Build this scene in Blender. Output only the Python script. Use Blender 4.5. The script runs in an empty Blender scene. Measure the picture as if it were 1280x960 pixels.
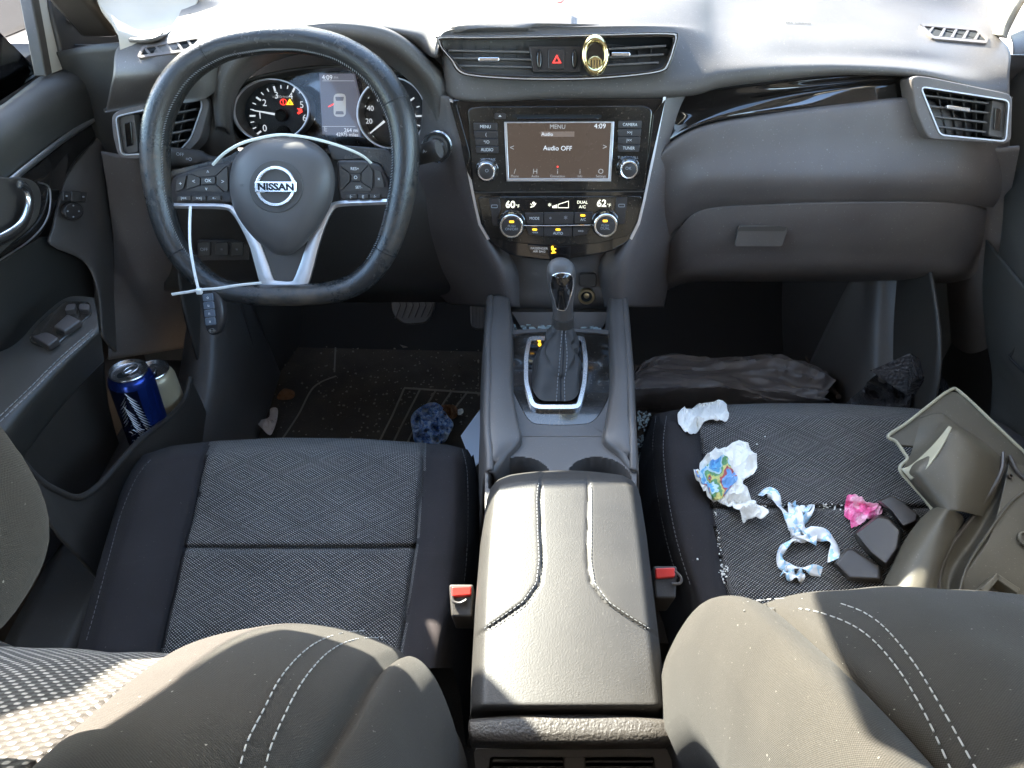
import bpy, bmesh, math, random
from mathutils import Vector, Matrix, noise
random.seed(7)
S = bpy.context.scene
COL = S.collection
V = Vector
R = math.radians
# ------------------------------------------------------------------ camera
F_PX = 961.0; CAM = V((0, 0, 1.13)); PITCH = R(40); YAW = R(2.2)
cr = V((math.cos(YAW), math.sin(YAW), 0))
_f = V((-math.sin(YAW), math.cos(YAW), 0))
cf = _f * math.cos(PITCH) + V((0, 0, -math.sin(PITCH)))
cu = _f * math.sin(PITCH) + V((0, 0, math.cos(PITCH)))
def ray(px, py):
    return cr * ((px - 640) / F_PX) + cu * ((480 - py) / F_PX) + cf
def P(px, py, y=None, z=None, x=None):
    d = ray(px, py)
    if y is not None: t = (y - CAM.y) / d.y
    elif z is not None: t = (z - CAM.z) / d.z
    else: t = (x - CAM.x) / d.x
    return CAM + d * t
cam_d = bpy.data.cameras.new('camera'); cam = bpy.data.objects.new('camera', cam_d); COL.objects.link(cam)
cam.matrix_world = Matrix.Translation(CAM) @ Matrix((cr, cu, -cf)).transposed().to_4x4()
cam_d.sensor_width = 36; cam_d.lens = F_PX / 1280 * 36; cam_d.clip_start = 0.02; cam_d.clip_end = 500
S.camera = cam
# ------------------------------------------------------------------ materials
def new_mat(name):
    m = bpy.data.materials.new(name); m.use_nodes = True
    n = m.node_tree; n.nodes.clear()
    o = n.nodes.new('ShaderNodeOutputMaterial'); b = n.nodes.new('ShaderNodeBsdfPrincipled')
    n.links.new(b.outputs[0], o.inputs[0]); return m, n, b
def mth(n, op, a, b=None, c=None, clamp=False):
    q = n.nodes.new('ShaderNodeMath'); q.operation = op; q.use_clamp = clamp
    for i, v in enumerate((a, b, c)):
        if v is None: continue
        if isinstance(v, (int, float)): q.inputs[i].default_value = v
        else: n.links.new(v, q.inputs[i])
    return q.outputs[0]
def mixc(n, f, a, b):
    q = n.nodes.new('ShaderNodeMix'); q.data_type = 'RGBA'
    for i, v in ((0, f), (6, a), (7, b)):
        if isinstance(v, (int, float)): q.inputs[i].default_value = v
        elif isinstance(v, tuple): q.inputs[i].default_value = (*v, 1) if len(v) == 3 else v
        else: n.links.new(v, q.inputs[i])
    return q.outputs[2]
def nz(n, scale, detail=2, co=None, rough=.5):
    q = n.nodes.new('ShaderNodeTexNoise'); q.inputs['Scale'].default_value = scale; q.inputs['Detail'].default_value = detail
    q.inputs['Roughness'].default_value = rough
    if co is None:
        t = n.nodes.new('ShaderNodeNewGeometry'); n.links.new(t.outputs['Position'], q.inputs['Vector'])
    else: n.links.new(co, q.inputs['Vector'])
    return q.outputs[0]
def bump(n, b, h, strength, dist=.001):
    q = n.nodes.new('ShaderNodeBump'); q.inputs['Strength'].default_value = strength; q.inputs['Distance'].default_value = dist
    n.links.new(h, q.inputs['Height']); n.links.new(q.outputs[0], b.inputs['Normal']); return q
def mat(name, col, rough=.5, metal=0, var=0, vs=30, bs=0, bscale=900, bdist=.0006, dust=0, dustcol=(.35, .33, .3), coat=0, spec=.5, emit=None, es=1, sheen=0, rvar=0):
    if max(col) < .13 and max(col) - min(col) < .02: col = (col[0] * 1.14, col[1] * 1.0, col[2] * .88)   # warm tint in dark neutrals offsets the blue sky light
    m, n, b = new_mat(name)
    b.inputs['Roughness'].default_value = rough; b.inputs['Metallic'].default_value = metal
    b.inputs['Specular IOR Level'].default_value = spec
    b.inputs['Coat Weight'].default_value = coat; b.inputs['Coat Roughness'].default_value = .04
    b.inputs['Sheen Weight'].default_value = sheen
    base = None
    if var:
        f = nz(n, vs, 4)
        base = mixc(n, f, tuple(c * (1 - var) for c in col), tuple(min(1, c * (1 + var)) for c in col))
    if dust:
        d1 = nz(n, 420, 2); d2 = nz(n, 9, 4)
        k = mth(n, 'MULTIPLY', mth(n, 'SUBTRACT', d1, .66 ), 9, clamp=True)
        k2 = mth(n, 'MULTIPLY', mth(n, 'SUBTRACT', d2, .42), 3.0, clamp=True)
        kk = mth(n, 'MULTIPLY', mth(n, 'ADD', mth(n, 'MULTIPLY', k, .9), mth(n, 'MULTIPLY', k2, .20)), dust, clamp=True)
        base = mixc(n, kk, base if base else tuple(col), dustcol)
    if base: n.links.new(base, b.inputs['Base Color'])
    else: b.inputs['Base Color'].default_value = (*col, 1)
    if bs: bump(n, b, nz(n, bscale, 2), bs, bdist)
    if rvar:
        n.links.new(mth(n, 'ADD', rough - rvar / 2, mth(n, 'MULTIPLY', nz(n, 14, 5), rvar)), b.inputs['Roughness'])
    if emit:
        b.inputs['Emission Color'].default_value = (*emit, 1); b.inputs['Emission Strength'].default_value = es * .45
    return m
def uvnode(n):
    t = n.nodes.new('ShaderNodeUVMap'); s = n.nodes.new('ShaderNodeSeparateXYZ'); n.links.new(t.outputs[0], s.inputs[0]); return s.outputs[0], s.outputs[1], t.outputs[0]
def fabric_mesh(name, dark, light, px=.0046, py=.0036, big=(.085, .052), sheen=.2):
    m, n, b = new_mat(name)
    u, v, uv = uvnode(n)
    wob = mth(n, 'MULTIPLY', mth(n, 'SUBTRACT', nz(n, 14, 2, uv), .5), .0012)
    # distance to the centre of the nearest big diamond sets how wide each light stitch is
    def tri(x, p):
        return mth(n, 'MULTIPLY', mth(n, 'PINGPONG', mth(n, 'DIVIDE', x, p / 2), 1.0), 1.0)
    du = tri(u, big[0]); dv = tri(v, big[1])
    dd = mth(n, 'ADD', du, dv)
    ring = mth(n, 'SINE', mth(n, 'MULTIPLY', mth(n, 'PINGPONG', dd, 1.0), 19))
    a = mth(n, 'MULTIPLY', mth(n, 'ADD', u, wob), 2 * math.pi / px); c = mth(n, 'MULTIPLY', mth(n, 'ADD', v, wob), 2 * math.pi / py)
    w = mth(n, 'SUBTRACT', mth(n, 'SINE', mth(n, 'ADD', a, c)), mth(n, 'SINE', mth(n, 'SUBTRACT', a, c)))
    thr = mth(n, 'ADD', mth(n, 'MULTIPLY', ring, .22), .42)
    f = mth(n, 'MULTIPLY', mth(n, 'SUBTRACT', w, mth(n, 'SUBTRACT', 1.0, thr)), 1.5, clamp=True)
    fine = nz(n, 900, 2)
    lightv = mixc(n, fine, tuple(x * .6 for x in light), tuple(x * 1.3 for x in light))
    st = mth(n, 'ADD', .72, mth(n, 'MULTIPLY', nz(n, 11, 5), .56))
    vm = n.nodes.new('ShaderNodeVectorMath'); vm.operation = 'SCALE'; n.links.new(mixc(n, f, dark, lightv), vm.inputs[0]); n.links.new(st, vm.inputs['Scale'])
    n.links.new(vm.outputs[0], b.inputs['Base Color'])
    b.inputs['Roughness'].default_value = .9; b.inputs['Sheen Weight'].default_value = sheen * .3; b.inputs['Specular IOR Level'].default_value = .25
    bump(n, b, mth(n, 'ADD', mth(n, 'MULTIPLY', w, .5), fine), .7, .0008)
    return m
def fabric_plain(name, dark, light, lint=.3):
    m, n, b = new_mat(name)
    u, v, uv = uvnode(n)
    a = mth(n, 'SINE', mth(n, 'MULTIPLY', u, 2 * math.pi / .0016)); c = mth(n, 'SINE', mth(n, 'MULTIPLY', v, 2 * math.pi / .0013))
    w = mth(n, 'MULTIPLY', a, c)
    fine = nz(n, 1300, 3); big = nz(n, 18, 4)
    f = mth(n, 'ADD', mth(n, 'MULTIPLY', mth(n, 'ADD', mth(n, 'MULTIPLY', w, .55), fine), .7), mth(n, 'MULTIPLY', mth(n, 'SUBTRACT', big, .5), .5), clamp=True)
    base = mixc(n, f, dark, light)
    sp = mth(n, 'MULTIPLY', mth(n, 'SUBTRACT', nz(n, 420, 1), .755), 12, clamp=True)
    base = mixc(n, mth(n, 'MULTIPLY', sp, lint), base, (.45, .42, .38))
    n.links.new(base, b.inputs['Base Color'])
    b.inputs['Roughness'].default_value = .95; b.inputs['Sheen Weight'].default_value = .04; b.inputs['Sheen Roughness'].default_value = .5
    b.inputs['Specular IOR Level'].default_value = .2
    bump(n, b, mth(n, 'ADD', mth(n, 'MULTIPLY', w, .4), fine), .5, .0005)
    return m
M = {}
M['dash'] = mat('dash_soft_plastic', (.068, .067, .068), .44, spec=.5, bs=.6, bscale=900, bdist=.0006, dust=.5, var=.15, vs=6)
M['dash2'] = mat('dash_lower_plastic', (.092, .088, .092), .5, bs=.4, bscale=1000, bdist=.0005, dust=.55, var=.12, vs=5)
M['dark'] = mat('dark_plastic', (.036, .034, .032), .5, bs=.3, bscale=900, dust=.15)
M['mid'] = mat('console_plastic', (.070, .069, .070), .42, bs=.3, bscale=1200, dust=.2, var=.1, vs=8)
M['door'] = mat('door_plastic', (.036, .038, .038), .5, bs=.4, bscale=1000, dust=.15, var=.15, vs=5)
M['doorleather'] = mat('door_armrest_vinyl', (.027, .028, .027), .45, bs=.4, bscale=700, var=.1)
M['gloss'] = mat('piano_black', (.010, .009, .009), .06, coat=1, dust=.10, rvar=.06)
M['gloss2'] = mat('dusty_piano_black', (.012, .011, .010), .12, coat=.6, dust=.55, dustcol=(.3, .25, .2), rvar=.15)
M['black'] = mat('black_void', (.004, .004, .004), .8)
M['chrome'] = mat('chrome', (.9, .9, .9), .2, 1, rvar=.08)
M['satin'] = mat('satin_silver', (.74, .73, .74), .36, 1, rvar=.1)
M['gold'] = mat('gold_metal', (.85, .72, .38), .12, 1, rvar=.08)
M['leather'] = mat('wheel_leather', (.028, .029, .031), .38, bs=.45, bscale=520, bdist=.0007, var=.3, vs=20, rvar=.25)
def worn_leather(name, base, worn):
    m, n, b = new_mat(name)
    a = nz(n, 7, 4); c = nz(n, 90, 5, rough=.7); g = n.nodes.new('ShaderNodeNewGeometry'); sx = n.nodes.new('ShaderNodeSeparateXYZ'); n.links.new(g.outputs['Position'], sx.inputs[0])
    f = mth(n, 'MULTIPLY', mth(n, 'SUBTRACT', mth(n, 'ADD', mth(n, 'MULTIPLY', a, .75), mth(n, 'MULTIPLY', c, .35)), .585), 7, clamp=True)
    n.links.new(mixc(n, f, base, worn), b.inputs['Base Color'])
    n.links.new(mth(n, 'ADD', .27, mth(n, 'MULTIPLY', f, .25)), b.inputs['Roughness'])
    b.inputs['Specular IOR Level'].default_value = .6
    bump(n, b, mth(n, 'ADD', nz(n, 480, 3), mth(n, 'MULTIPLY', nz(n, 60, 3), .8)), .55, .0008)
    return m
M['leather'] = worn_leather('wheel_leather_worn', (.028, .027, .026), (.090, .068, .048))
M['worn'] = mat('worn_leather', (.075, .066, .055), .5, bs=.6, bscale=420, bdist=.0008, var=.4, vs=40)
M['arm'] = mat('armrest_leather', (.029, .0300, .031), .52, bs=.35, bscale=620, bdist=.0007, var=.35, vs=14, dust=.10, rvar=.16, spec=.4)
M['armroll'] = mat('armrest_grained_leather', (.034, .033, .032), .5, bs=.9, bscale=420, bdist=.0010, var=.2, vs=14)
M['leather2'] = mat('boot_leather', (.022, .021, .020), .6, bs=.35, bscale=700, bdist=.0005, var=.15)
M['pillargrey'] = mat('pillar_trim_grey', (.16, .15, .13), .7, bs=.3)
M['hub'] = mat('airbag_plastic', (.075, .077, .082), .42, bs=.3, bscale=1000)
M['hubdark'] = mat('airbag_recess_plastic', (.052, .052, .054), .45, bs=.3, bscale=1000)
M['padkey'] = mat('button_black', (.028, .026, .027), .35, dust=.2)
M['carpet'] = mat('carpet', (.075, .058, .045), .95, bs=1, bscale=700, bdist=.003, var=.5, vs=25, dust=1.0, dustcol=(.20, .15, .11), spec=.1)
M['mat'] = mat('floor_mat_carpet', (.066, .052, .040), .95, bs=1, bscale=600, bdist=.002, var=.4, vs=16, dust=1.0, dustcol=(.22, .17, .12), spec=.1)
M['mattrim'] = mat('mat_ridge', (.20, .165, .125), .9, dust=.8)
M['weave'] = fabric_mesh('seat_mesh_fabric', (.020, .019, .018), (.39, .365, .34))
M['weave2'] = fabric_mesh('backrest_mesh_fabric', (.034, .030, .026), (.34, .31, .27), px=.0095, py=.0085, big=(.12, .09))
M['cloth'] = fabric_plain('seat_bolster_cloth', (.020, .017, .017), (.040, .034, .034))
M['cloth2'] = fabric_plain('backrest_cloth', (.022, .0195, .017), (.056, .049, .042), .5)
M['thread'] = mat('pale_thread', (.36, .35, .34), .8)
M['threaddk'] = mat('grey_thread', (.20, .20, .20), .8)
M['white'] = mat('print_white', (.75, .75, .73), .6)
M['whitedim'] = mat('print_grey', (.34, .35, .36), .6)
M['seam'] = mat('dark_seam', (.006, .006, .007), .8)
M['lit'] = mat('lit_white', (.35, .35, .35), .5, emit=(.85, .92, 1), es=.14)
M['litdim'] = mat('lit_dim_white', (.16, .16, .16), .5, emit=(.75, .78, .8), es=.08)
M['litlcd'] = mat('lcd_digits', (.5, .5, .4), .5, emit=(1, .98, .75), es=.30)
M['amber'] = mat('amber_lamp', (.6, .3, .02), .5, emit=(1, .50, .02), es=.5)
M['redlamp'] = mat('red_lamp', (.5, .02, .02), .5, emit=(1, .06, .04), es=.3)
M['screen'] = mat('lcd_screen', (.018, .014, .011), .28, spec=.2, emit=(.10, .075, .06), es=.16, dust=.12, rvar=.1)
M['screen2'] = mat('cluster_display', (.03, .032, .04), .3, emit=(.12, .125, .17), es=.14)
M['screenbar'] = mat('lcd_highlight_bar', (.08, .06, .05), .3, emit=(.22, .17, .14), es=.12)
M['dial'] = mat('dial_face', (.012, .015, .019), .45)
M['firewall'] = mat('firewall_mat', (.014, .013, .012), .9, bs=.5)
M['redbelt'] = mat('red_buckle_button', (.62, .035, .025), .35)
M['beige'] = mat('pillar_trim_beige', (.42, .37, .31), .7, bs=.3, bscale=800, var=.05)
M['bagg'] = mat('grey_plastic_bag', (.11, .11, .118), .34, var=.3, vs=14, bs=.4, bscale=50, bdist=.004)
M['bagb'] = mat('black_plastic_bag', (.045, .045, .05), .25, bs=.9, bscale=220, bdist=.004, spec=.8)
M['tissue'] = mat('white_tissue', (.84, .81, .74), .85, bs=.5, bscale=200, bdist=.002)
M['paper'] = mat('white_paper', (.62, .66, .72), .7)
M['trim'] = mat('grey_trim_plastic', (.058, .058, .048), .5, bs=.3, bscale=900, dust=.3, var=.15, vs=10, rvar=.12, spec=.35)
M['trimlit'] = mat('trim_edge_sunlit', (.30, .28, .20), .4, dust=.2)  # pale copy of the trim colour, painting its sunlit edges
M['trimdk'] = mat('black_trim_foam', (.040, .038, .036), .36, bs=.2)
M['zip'] = mat('white_nylon', (.74, .75, .74), .4)
M['zipgreen'] = mat('translucent_nylon', (.80, .81, .74), .4)
M['can'] = mat('blue_can', (.012, .035, .20), .22, .7, var=.3, vs=25)
M['candk'] = mat('navy_can', (.006, .009, .03), .25, .5)
M['canlid'] = mat('aluminium', (.6, .6, .6), .25, 1, rvar=.15)
M['cantan'] = mat('tan_can', (.50, .42, .27), .35, .3, var=.12, vs=30)
M['fob'] = mat('fob_plastic', (.030, .030, .033), .3)
M['fobkey'] = mat('fob_button', (.10, .12, .15), .28)
M['cardboard'] = mat('brown_wrapper', (.22, .09, .03), .7, var=.3)
M['rubber'] = mat('pedal_rubber', (.10, .10, .10), .5)
M['socket'] = mat('socket_metal', (.70, .58, .36), .3, 1)
M['bluewrap'] = None
def multi(name, cols, scale, base=(.7, .7, .7), rough=.5, seed=0):
    m, n, b = new_mat(name)
    t = n.nodes.new('ShaderNodeNewGeometry')
    mp = n.nodes.new('ShaderNodeMapping'); mp.inputs['Location'].default_value = (seed, seed * 2, 0); n.links.new(t.outputs['Position'], mp.inputs[0])
    v = n.nodes.new('ShaderNodeTexNoise'); v.inputs['Scale'].default_value = scale; v.inputs['Detail'].default_value = 3; n.links.new(mp.outputs[0], v.inputs['Vector'])
    r = n.nodes.new('ShaderNodeValToRGB'); r.color_ramp.interpolation = 'CONSTANT'; n.links.new(v.outputs[0], r.inputs[0])
    el = r.color_ramp.elements; el[0].position = 0; el[0].color = (*cols[0], 1); el[1].position = .37; el[1].color = (*cols[1], 1)
    k = len(cols)
    for i in range(2, k):
        e = el.new(.37 + .26 * (i - 1) / (k - 1)); e.color = (*cols[i], 1)
    n.links.new(r.outputs[0], b.inputs['Base Color']); b.inputs['Roughness'].default_value = rough
    return m
M['bluewrap'] = multi('blue_white_wrapper', [(.45, .55, .7), (.10, .22, .50), (.55, .62, .72), (.25, .38, .62), (.6, .62, .66)], 60, rough=.55)
M['printwrap'] = multi('printed_wrapper', [(.1, .3, .6), (.15, .45, .7), (.6, .75, .8), (.15, .35, .15), (.65, .6, .2), (.5, .1, .1), (.2, .4, .7)], 22, rough=.4)
M['ribbon'] = multi('ribbon_print', [(.80, .80, .79), (.80, .80, .79), (.80, .80, .79), (.40, .62, .78), (.80, .80, .79)], 46, rough=.5, seed=3)
M['pink'] = multi('pink_packet', [(.75, .08, .25), (.75, .10, .28), (.8, .2, .38), (.85, .45, .55)], 60, rough=.4, seed=5)
m, n, b = new_mat('window_glass')
tr = n.nodes.new('ShaderNodeBsdfTransparent'); gl = n.nodes.new('ShaderNodeBsdfGlossy'); gl.inputs['Roughness'].default_value = .02
mx = n.nodes.new('ShaderNodeMixShader'); fr = n.nodes.new('ShaderNodeFresnel'); fr.inputs[0].default_value = 1.3
tr.inputs[0].default_value = (.9, .93, .92, 1)
n.links.new(fr.outputs[0], mx.inputs[0]); n.links.new(tr.outputs[0], mx.inputs[1]); n.links.new(gl.outputs[0], mx.inputs[2]); n.links.new(mx.outputs[0], n.nodes['Material Output'].inputs[0])
M['glass'] = m
m, n, b = new_mat('gauge_lens')
tr = n.nodes.new('ShaderNodeBsdfTransparent'); gl = n.nodes.new('ShaderNodeBsdfGlossy'); gl.inputs['Roughness'].default_value = .03
mx = n.nodes.new('ShaderNodeMixShader'); mx.inputs[0].default_value = .012
n.links.new(tr.outputs[0], mx.inputs[1]); n.links.new(gl.outputs[0], mx.inputs[2]); n.links.new(mx.outputs[0], n.nodes['Material Output'].inputs[0])
M['lens'] = m
M['shard'] = mat('glass_crumb', (.30, .35, .34), .15, spec=.8)
M['outside'] = mat('outside_ground_sand', (.36, .34, .32), .9, var=.2, vs=3)
# ------------------------------------------------------------------ object helpers
LOC = {}
def thing(name, label, cat, loc=(0, 0, 0), group=None):
    o = bpy.data.objects.new(name, None); COL.objects.link(o); o.location = loc; LOC[o.name] = V(loc)
    o.empty_display_size = .05
    o['label'] = label; o['category'] = cat
    if group: o['group'] = group
    return o
def tag(o, label, cat=None, group=None):
    o['label'] = label
    if cat: o['category'] = cat
    if group: o['group'] = group
    return o
def link(name, me, mats, parent=None, smooth=True, ang=35, bev=0, solid=0, sub=0, seg=2):
    for m in (mats if isinstance(mats, (list, tuple)) else [mats]): me.materials.append(m)
    o = bpy.data.objects.new(name, me); COL.objects.link(o)
    if smooth:
        me.shade_smooth()
        try: me.set_sharp_from_angle(angle=R(ang))
        except Exception: pass
    if parent is not None:
        o.parent = parent
        if parent.name in LOC: o.matrix_parent_inverse = Matrix.Translation(-LOC[parent.name])
    if solid:
        q = o.modifiers.new('solid', 'SOLIDIFY'); q.thickness = solid; q.offset = -1
    if bev:
        q = o.modifiers.new('bevel', 'BEVEL'); q.width = bev; q.segments = seg; q.limit_method = 'ANGLE'; q.angle_limit = R(40)
    if sub:
        q = o.modifiers.new('sub', 'SUBSURF'); q.levels = sub; q.render_levels = sub
    return o
class MB:
    def __init__(s): s.v = []; s.f = []; s.m = []; s.uv = {}
    def add(s, vs, fs, mi=0):
        k = len(s.v); s.v += [V(a) for a in vs]
        for f in fs: s.f.append([i + k for i in f]); s.m.append(mi)
        return s
    def box(s, c, sx, sy, sz, X=V((1, 0, 0)), Y=V((0, 1, 0)), Z=V((0, 0, 1)), mi=0):
        c = V(c); vs = [c + X * a * sx / 2 + Y * b * sy / 2 + Z * d * sz / 2 for a in (-1, 1) for b in (-1, 1) for d in (-1, 1)]
        return s.add(vs, [(0, 1, 3, 2), (4, 6, 7, 5), (0, 4, 5, 1), (2, 3, 7, 6), (0, 2, 6, 4), (1, 5, 7, 3)], mi)
    def prism(s, bot, top, mi=0, topmi=None):
        n = len(bot); fs = [list(range(n, 2 * n)), list(range(n - 1, -1, -1))] + [(i, (i + 1) % n, n + (i + 1) % n, n + i) for i in range(n)]
        s.add(list(bot) + list(top), fs, mi)
        if topmi is not None: s.m[-(n + 2)] = topmi
        return s
    def tube(s, pts, r, k=10, closed=False, mi=0, flat=1.0, up=None):
        pts = [V(p) for p in pts]; n = len(pts); rs = r if isinstance(r, (list, tuple)) else [r] * n
        rings = []; pu = None
        for i, p in enumerate(pts):
            a = pts[(i - 1) % n] if (closed or i > 0) else p; b = pts[(i + 1) % n] if (closed or i < n - 1) else p
            t = (b - a).normalized()
            if up is not None: u = (V(up) - t * V(up).dot(t))
            elif pu is None:
                q = V((0, 0, 1)) if abs(t.z) < .9 else V((1, 0, 0)); u = q - t * q.dot(t)
            else: u = pu - t * pu.dot(t)
            u.normalize(); pu = u; w = t.cross(u)
            rings.append([p + u * math.cos(2 * math.pi * j / k) * rs[i] * flat + w * math.sin(2 * math.pi * j / k) * rs[i] for j in range(k)])
        vs = [q for rg in rings for q in rg]; fs = []
        for i in range(n if closed else n - 1):
            for j in range(k):
                a = i * k + j; b = i * k + (j + 1) % k; c = ((i + 1) % n) * k + (j + 1) % k; d = ((i + 1) % n) * k + j
                fs.append((a, d, c, b))
        if not closed: fs += [list(range(k)), [(n - 1) * k + j for j in range(k - 1, -1, -1)]]
        return s.add(vs, fs, mi)
    def lathe(s, c, ax, prof, k=32, mi=0, X=None, ex=1, ey=1):
        ax = V(ax).normalized(); c = V(c)
        if X is None: X = V((1, 0, 0)) if abs(ax.x) < .9 else V((0, 1, 0))
        X = (X - ax * X.dot(ax)).normalized(); Y = ax.cross(X)
        vs = []; fs = []
        for (r, h) in prof:
            for j in range(k):
                a = 2 * math.pi * j / k; vs.append(c + ax * h + X * r * math.cos(a) * ex + Y * r * math.sin(a) * ey)
        for i in range(len(prof) - 1):
            for j in range(k): fs.append((i * k + j, i * k + (j + 1) % k, (i + 1) * k + (j + 1) % k, (i + 1) * k + j))
        fs.append(list(range(k - 1, -1, -1))); fs.append([(len(prof) - 1) * k + j for j in range(k)])
        return s.add(vs, fs, mi)
    def mesh(s, name):
        me = bpy.data.meshes.new(name); me.from_pydata([tuple(a) for a in s.v], [], s.f); 
        for p, mi in zip(me.polygons, s.m): p.material_index = mi
        me.update(); return me
    def build(s, name, mats, parent=None, **k): return link(name, s.mesh(name), mats, parent, **k)
def crv(pts, n, closed=False):
    pts = [V(p) for p in pts]; m = len(pts); out = []
    segs = m if closed else m - 1
    g = lambda i: pts[i % m] if closed else pts[max(0, min(m - 1, i))]
    for i in range(n if closed else n + 1):
        t = i / n * segs; k = min(int(t), segs - 1); u = t - k
        a, b, c, d = g(k - 1), g(k), g(k + 1), g(k + 2)
        out.append(.5 * ((2 * b) + (c - a) * u + (2 * a - 5 * b + 4 * c - d) * u * u + (3 * b - a - 3 * c + d) * u ** 3))
    return out
def lin(tab, t):
    "piecewise linear in a table of (t, value)"
    if t <= tab[0][0]: return tab[0][1]
    for (a, x), (b, y) in zip(tab, tab[1:]):
        if t <= b: return x + (y - x) * (t - a) / (b - a) if b > a else y
    return tab[-1][1]
def gridmesh(name, rows, closed_u=False, matf=None, flip=False, uvs=True):
    nr = len(rows); nc = len(rows[0]); vs = [tuple(p) for r in rows for p in r]; fs = []; mi = []
    for i in range(nr - 1):
        for j in range(nc if closed_u else nc - 1):
            a = i * nc + j; b = i * nc + (j + 1) % nc; c = (i + 1) * nc + (j + 1) % nc; d = (i + 1) * nc + j
            fs.append((a, d, c, b) if not flip else (a, b, c, d)); mi.append(matf(i / (nr - 1), j / (nc - 1)) if matf else 0)
    me = bpy.data.meshes.new(name); me.from_pydata(vs, [], fs)
    for p, m_ in zip(me.polygons, mi): p.material_index = m_
    if uvs:
        L = [0]
        for i in range(1, nr): L.append(L[-1] + (V(rows[i][nc // 2]) - V(rows[i - 1][nc // 2])).length)
        uvl = me.uv_layers.new(name='UVMap')
        W = [0]
        for j in range(1, nc): W.append(W[-1] + (V(rows[nr // 2][j]) - V(rows[nr // 2][j - 1])).length)
        for lp in me.loops:
            vi = lp.vertex_index; uvl.data[lp.index].uv = (W[vi % nc], L[vi // nc])
    me.update(); return me
LAST = {}
def patch(name, rows, mt, parent=None, nu=48, nv=32, solid=.004, flip=False, **k):
    "rows: control grid of world points, Catmull-Rom smoothed both ways"
    a = [crv(r, nu) for r in rows]
    cols = [crv([a[i][j] for i in range(len(a))], nv) for j in range(nu + 1)]
    g = [[cols[j][i] for j in range(nu + 1)] for i in range(nv + 1)]
    LAST['g'] = g
    return link(name, gridmesh(name, g, flip=flip), mt, parent, solid=solid, ang=80, **k)
def by_angle(pts, ref, n=96):
    cx = sum(p[0] for p in ref) / len(ref); cy = sum(p[1] for p in ref) / len(ref); out = []
    for k in range(n):
        dx, dy = math.cos(2 * math.pi * k / n), math.sin(2 * math.pi * k / n); best = 0
        for i in range(len(pts)):
            ax_, ay = pts[i - 1][0] - cx, pts[i - 1][1] - cy; ex, ey = pts[i][0] - cx - ax_, pts[i][1] - cy - ay; den = dx * ey - dy * ex
            if abs(den) < 1e-12: continue
            t = (ax_ * ey - ay * ex) / den; u = (ax_ * dy - ay * dx) / den
            if t > best and -1e-9 <= u <= 1 + 1e-9: best = t
        out.append((cx + dx * best, cy + dy * best))
    return out
class Frame:
    def __init__(s, o, N, X=V((1, 0, 0))):
        s.o = V(o); s.N = V(N).normalized(); s.X = (V(X) - s.N * V(X).dot(s.N)).normalized(); s.Y = s.N.cross(s.X)
    def at(s, px, py, h=0):
        d = ray(px, py); o = s.o + s.N * h; t = (o - CAM).dot(s.N) / d.dot(s.N); return CAM + d * t
    def scale(s, px, py): return (s.at(px, py) - CAM).dot(cf) / F_PX
    def plate(s, mb, pts, h0, h1, mi=0, topmi=None):
        top = [s.at(x, y, h1) for x, y in pts]; bot = [p - s.N * (h1 - h0) for p in top]
        # make counter-clockwise about N
        ar = sum((top[i] - top[0]).cross(top[(i + 1) % len(top)] - top[0]).dot(s.N) for i in range(len(top)))
        if ar < 0: top.reverse(); bot.reverse()
        return mb.prism(bot, top, mi, topmi)
    def ring(s, mb, outer, inner, h0, h1, mi=0):
        "frame between two outlines with the same number of points"
        if len(outer) != len(inner): outer, inner = by_angle(outer, inner), by_angle(inner, inner)
        n = len(outer); O = [s.at(x, y, h1) for x, y in outer]; I = [s.at(x, y, h1) for x, y in inner]
        O0 = [p - s.N * (h1 - h0) for p in O]; I0 = [p - s.N * (h1 - h0) for p in I]
        vs = O + I + O0 + I0; fs = []
        for i in range(n):
            j = (i + 1) % n
            fs += [(i, n + i, n + j, j), (2 * n + i, 2 * n + j, 3 * n + j, 3 * n + i), (i, j, 2 * n + j, 2 * n + i), (n + i, 3 * n + i, 3 * n + j, n + j)]
        return mb.add(vs, fs, mi)
    def text(s, body, px, py, hpx, mt, parent, h=.001, ax='CENTER', wide=1.0, name='lettering', rot=0, bold=0):
        cu_ = bpy.data.curves.new('t', 'FONT'); cu_.body = body; cu_.align_x = ax; cu_.align_y = 'CENTER'; cu_.size = 1; cu_.extrude = .02; cu_.offset = bold
        cu_.resolution_u = 3
        ob = bpy.data.objects.new('t', cu_)
        me = bpy.data.meshes.new_from_object(ob)
        bpy.data.objects.remove(ob)
        sc = s.scale(px, py) * hpx / .7; o = s.at(px, py, h); c, si = math.cos(rot), math.sin(rot)
        X = s.X * c + s.Y * si; Y = -s.X * si + s.Y * c
        for v in me.vertices:
            q = v.co.copy(); v.co = o + X * q.x * sc * wide + Y * q.y * sc + s.N * q.z * sc * .3
        me.materials.clear()
        return link(name, me, mt, parent, smooth=False)
def rp(x0, y0, x1, y1, r=2, n=4):
    pts = []
    for cx, cy, a0 in ((x1 - r, y0 + r, -90), (x1 - r, y1 - r, 0), (x0 + r, y1 - r, 90), (x0 + r, y0 + r, 180)):
        for i in range(n + 1):
            a = R(a0 + 90 * i / n); pts.append((cx + r * math.cos(a), cy + r * math.sin(a)))
    return pts
def el(cx, cy, rx, ry=None, n=36, a0=0, a1=360):
    ry = ry or rx
    full = abs(a1 - a0) >= 360; k = n if full else n + 1
    return [(cx + rx * math.cos(R(a0 + (a1 - a0) * i / n)), cy + ry * math.sin(R(a0 + (a1 - a0) * i / n))) for i in range(k)]
def c2(pts, n=40, closed=True): return [(p.x, p.y) for p in crv([V((a, b, 0)) for a, b in pts], n, closed)]
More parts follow.
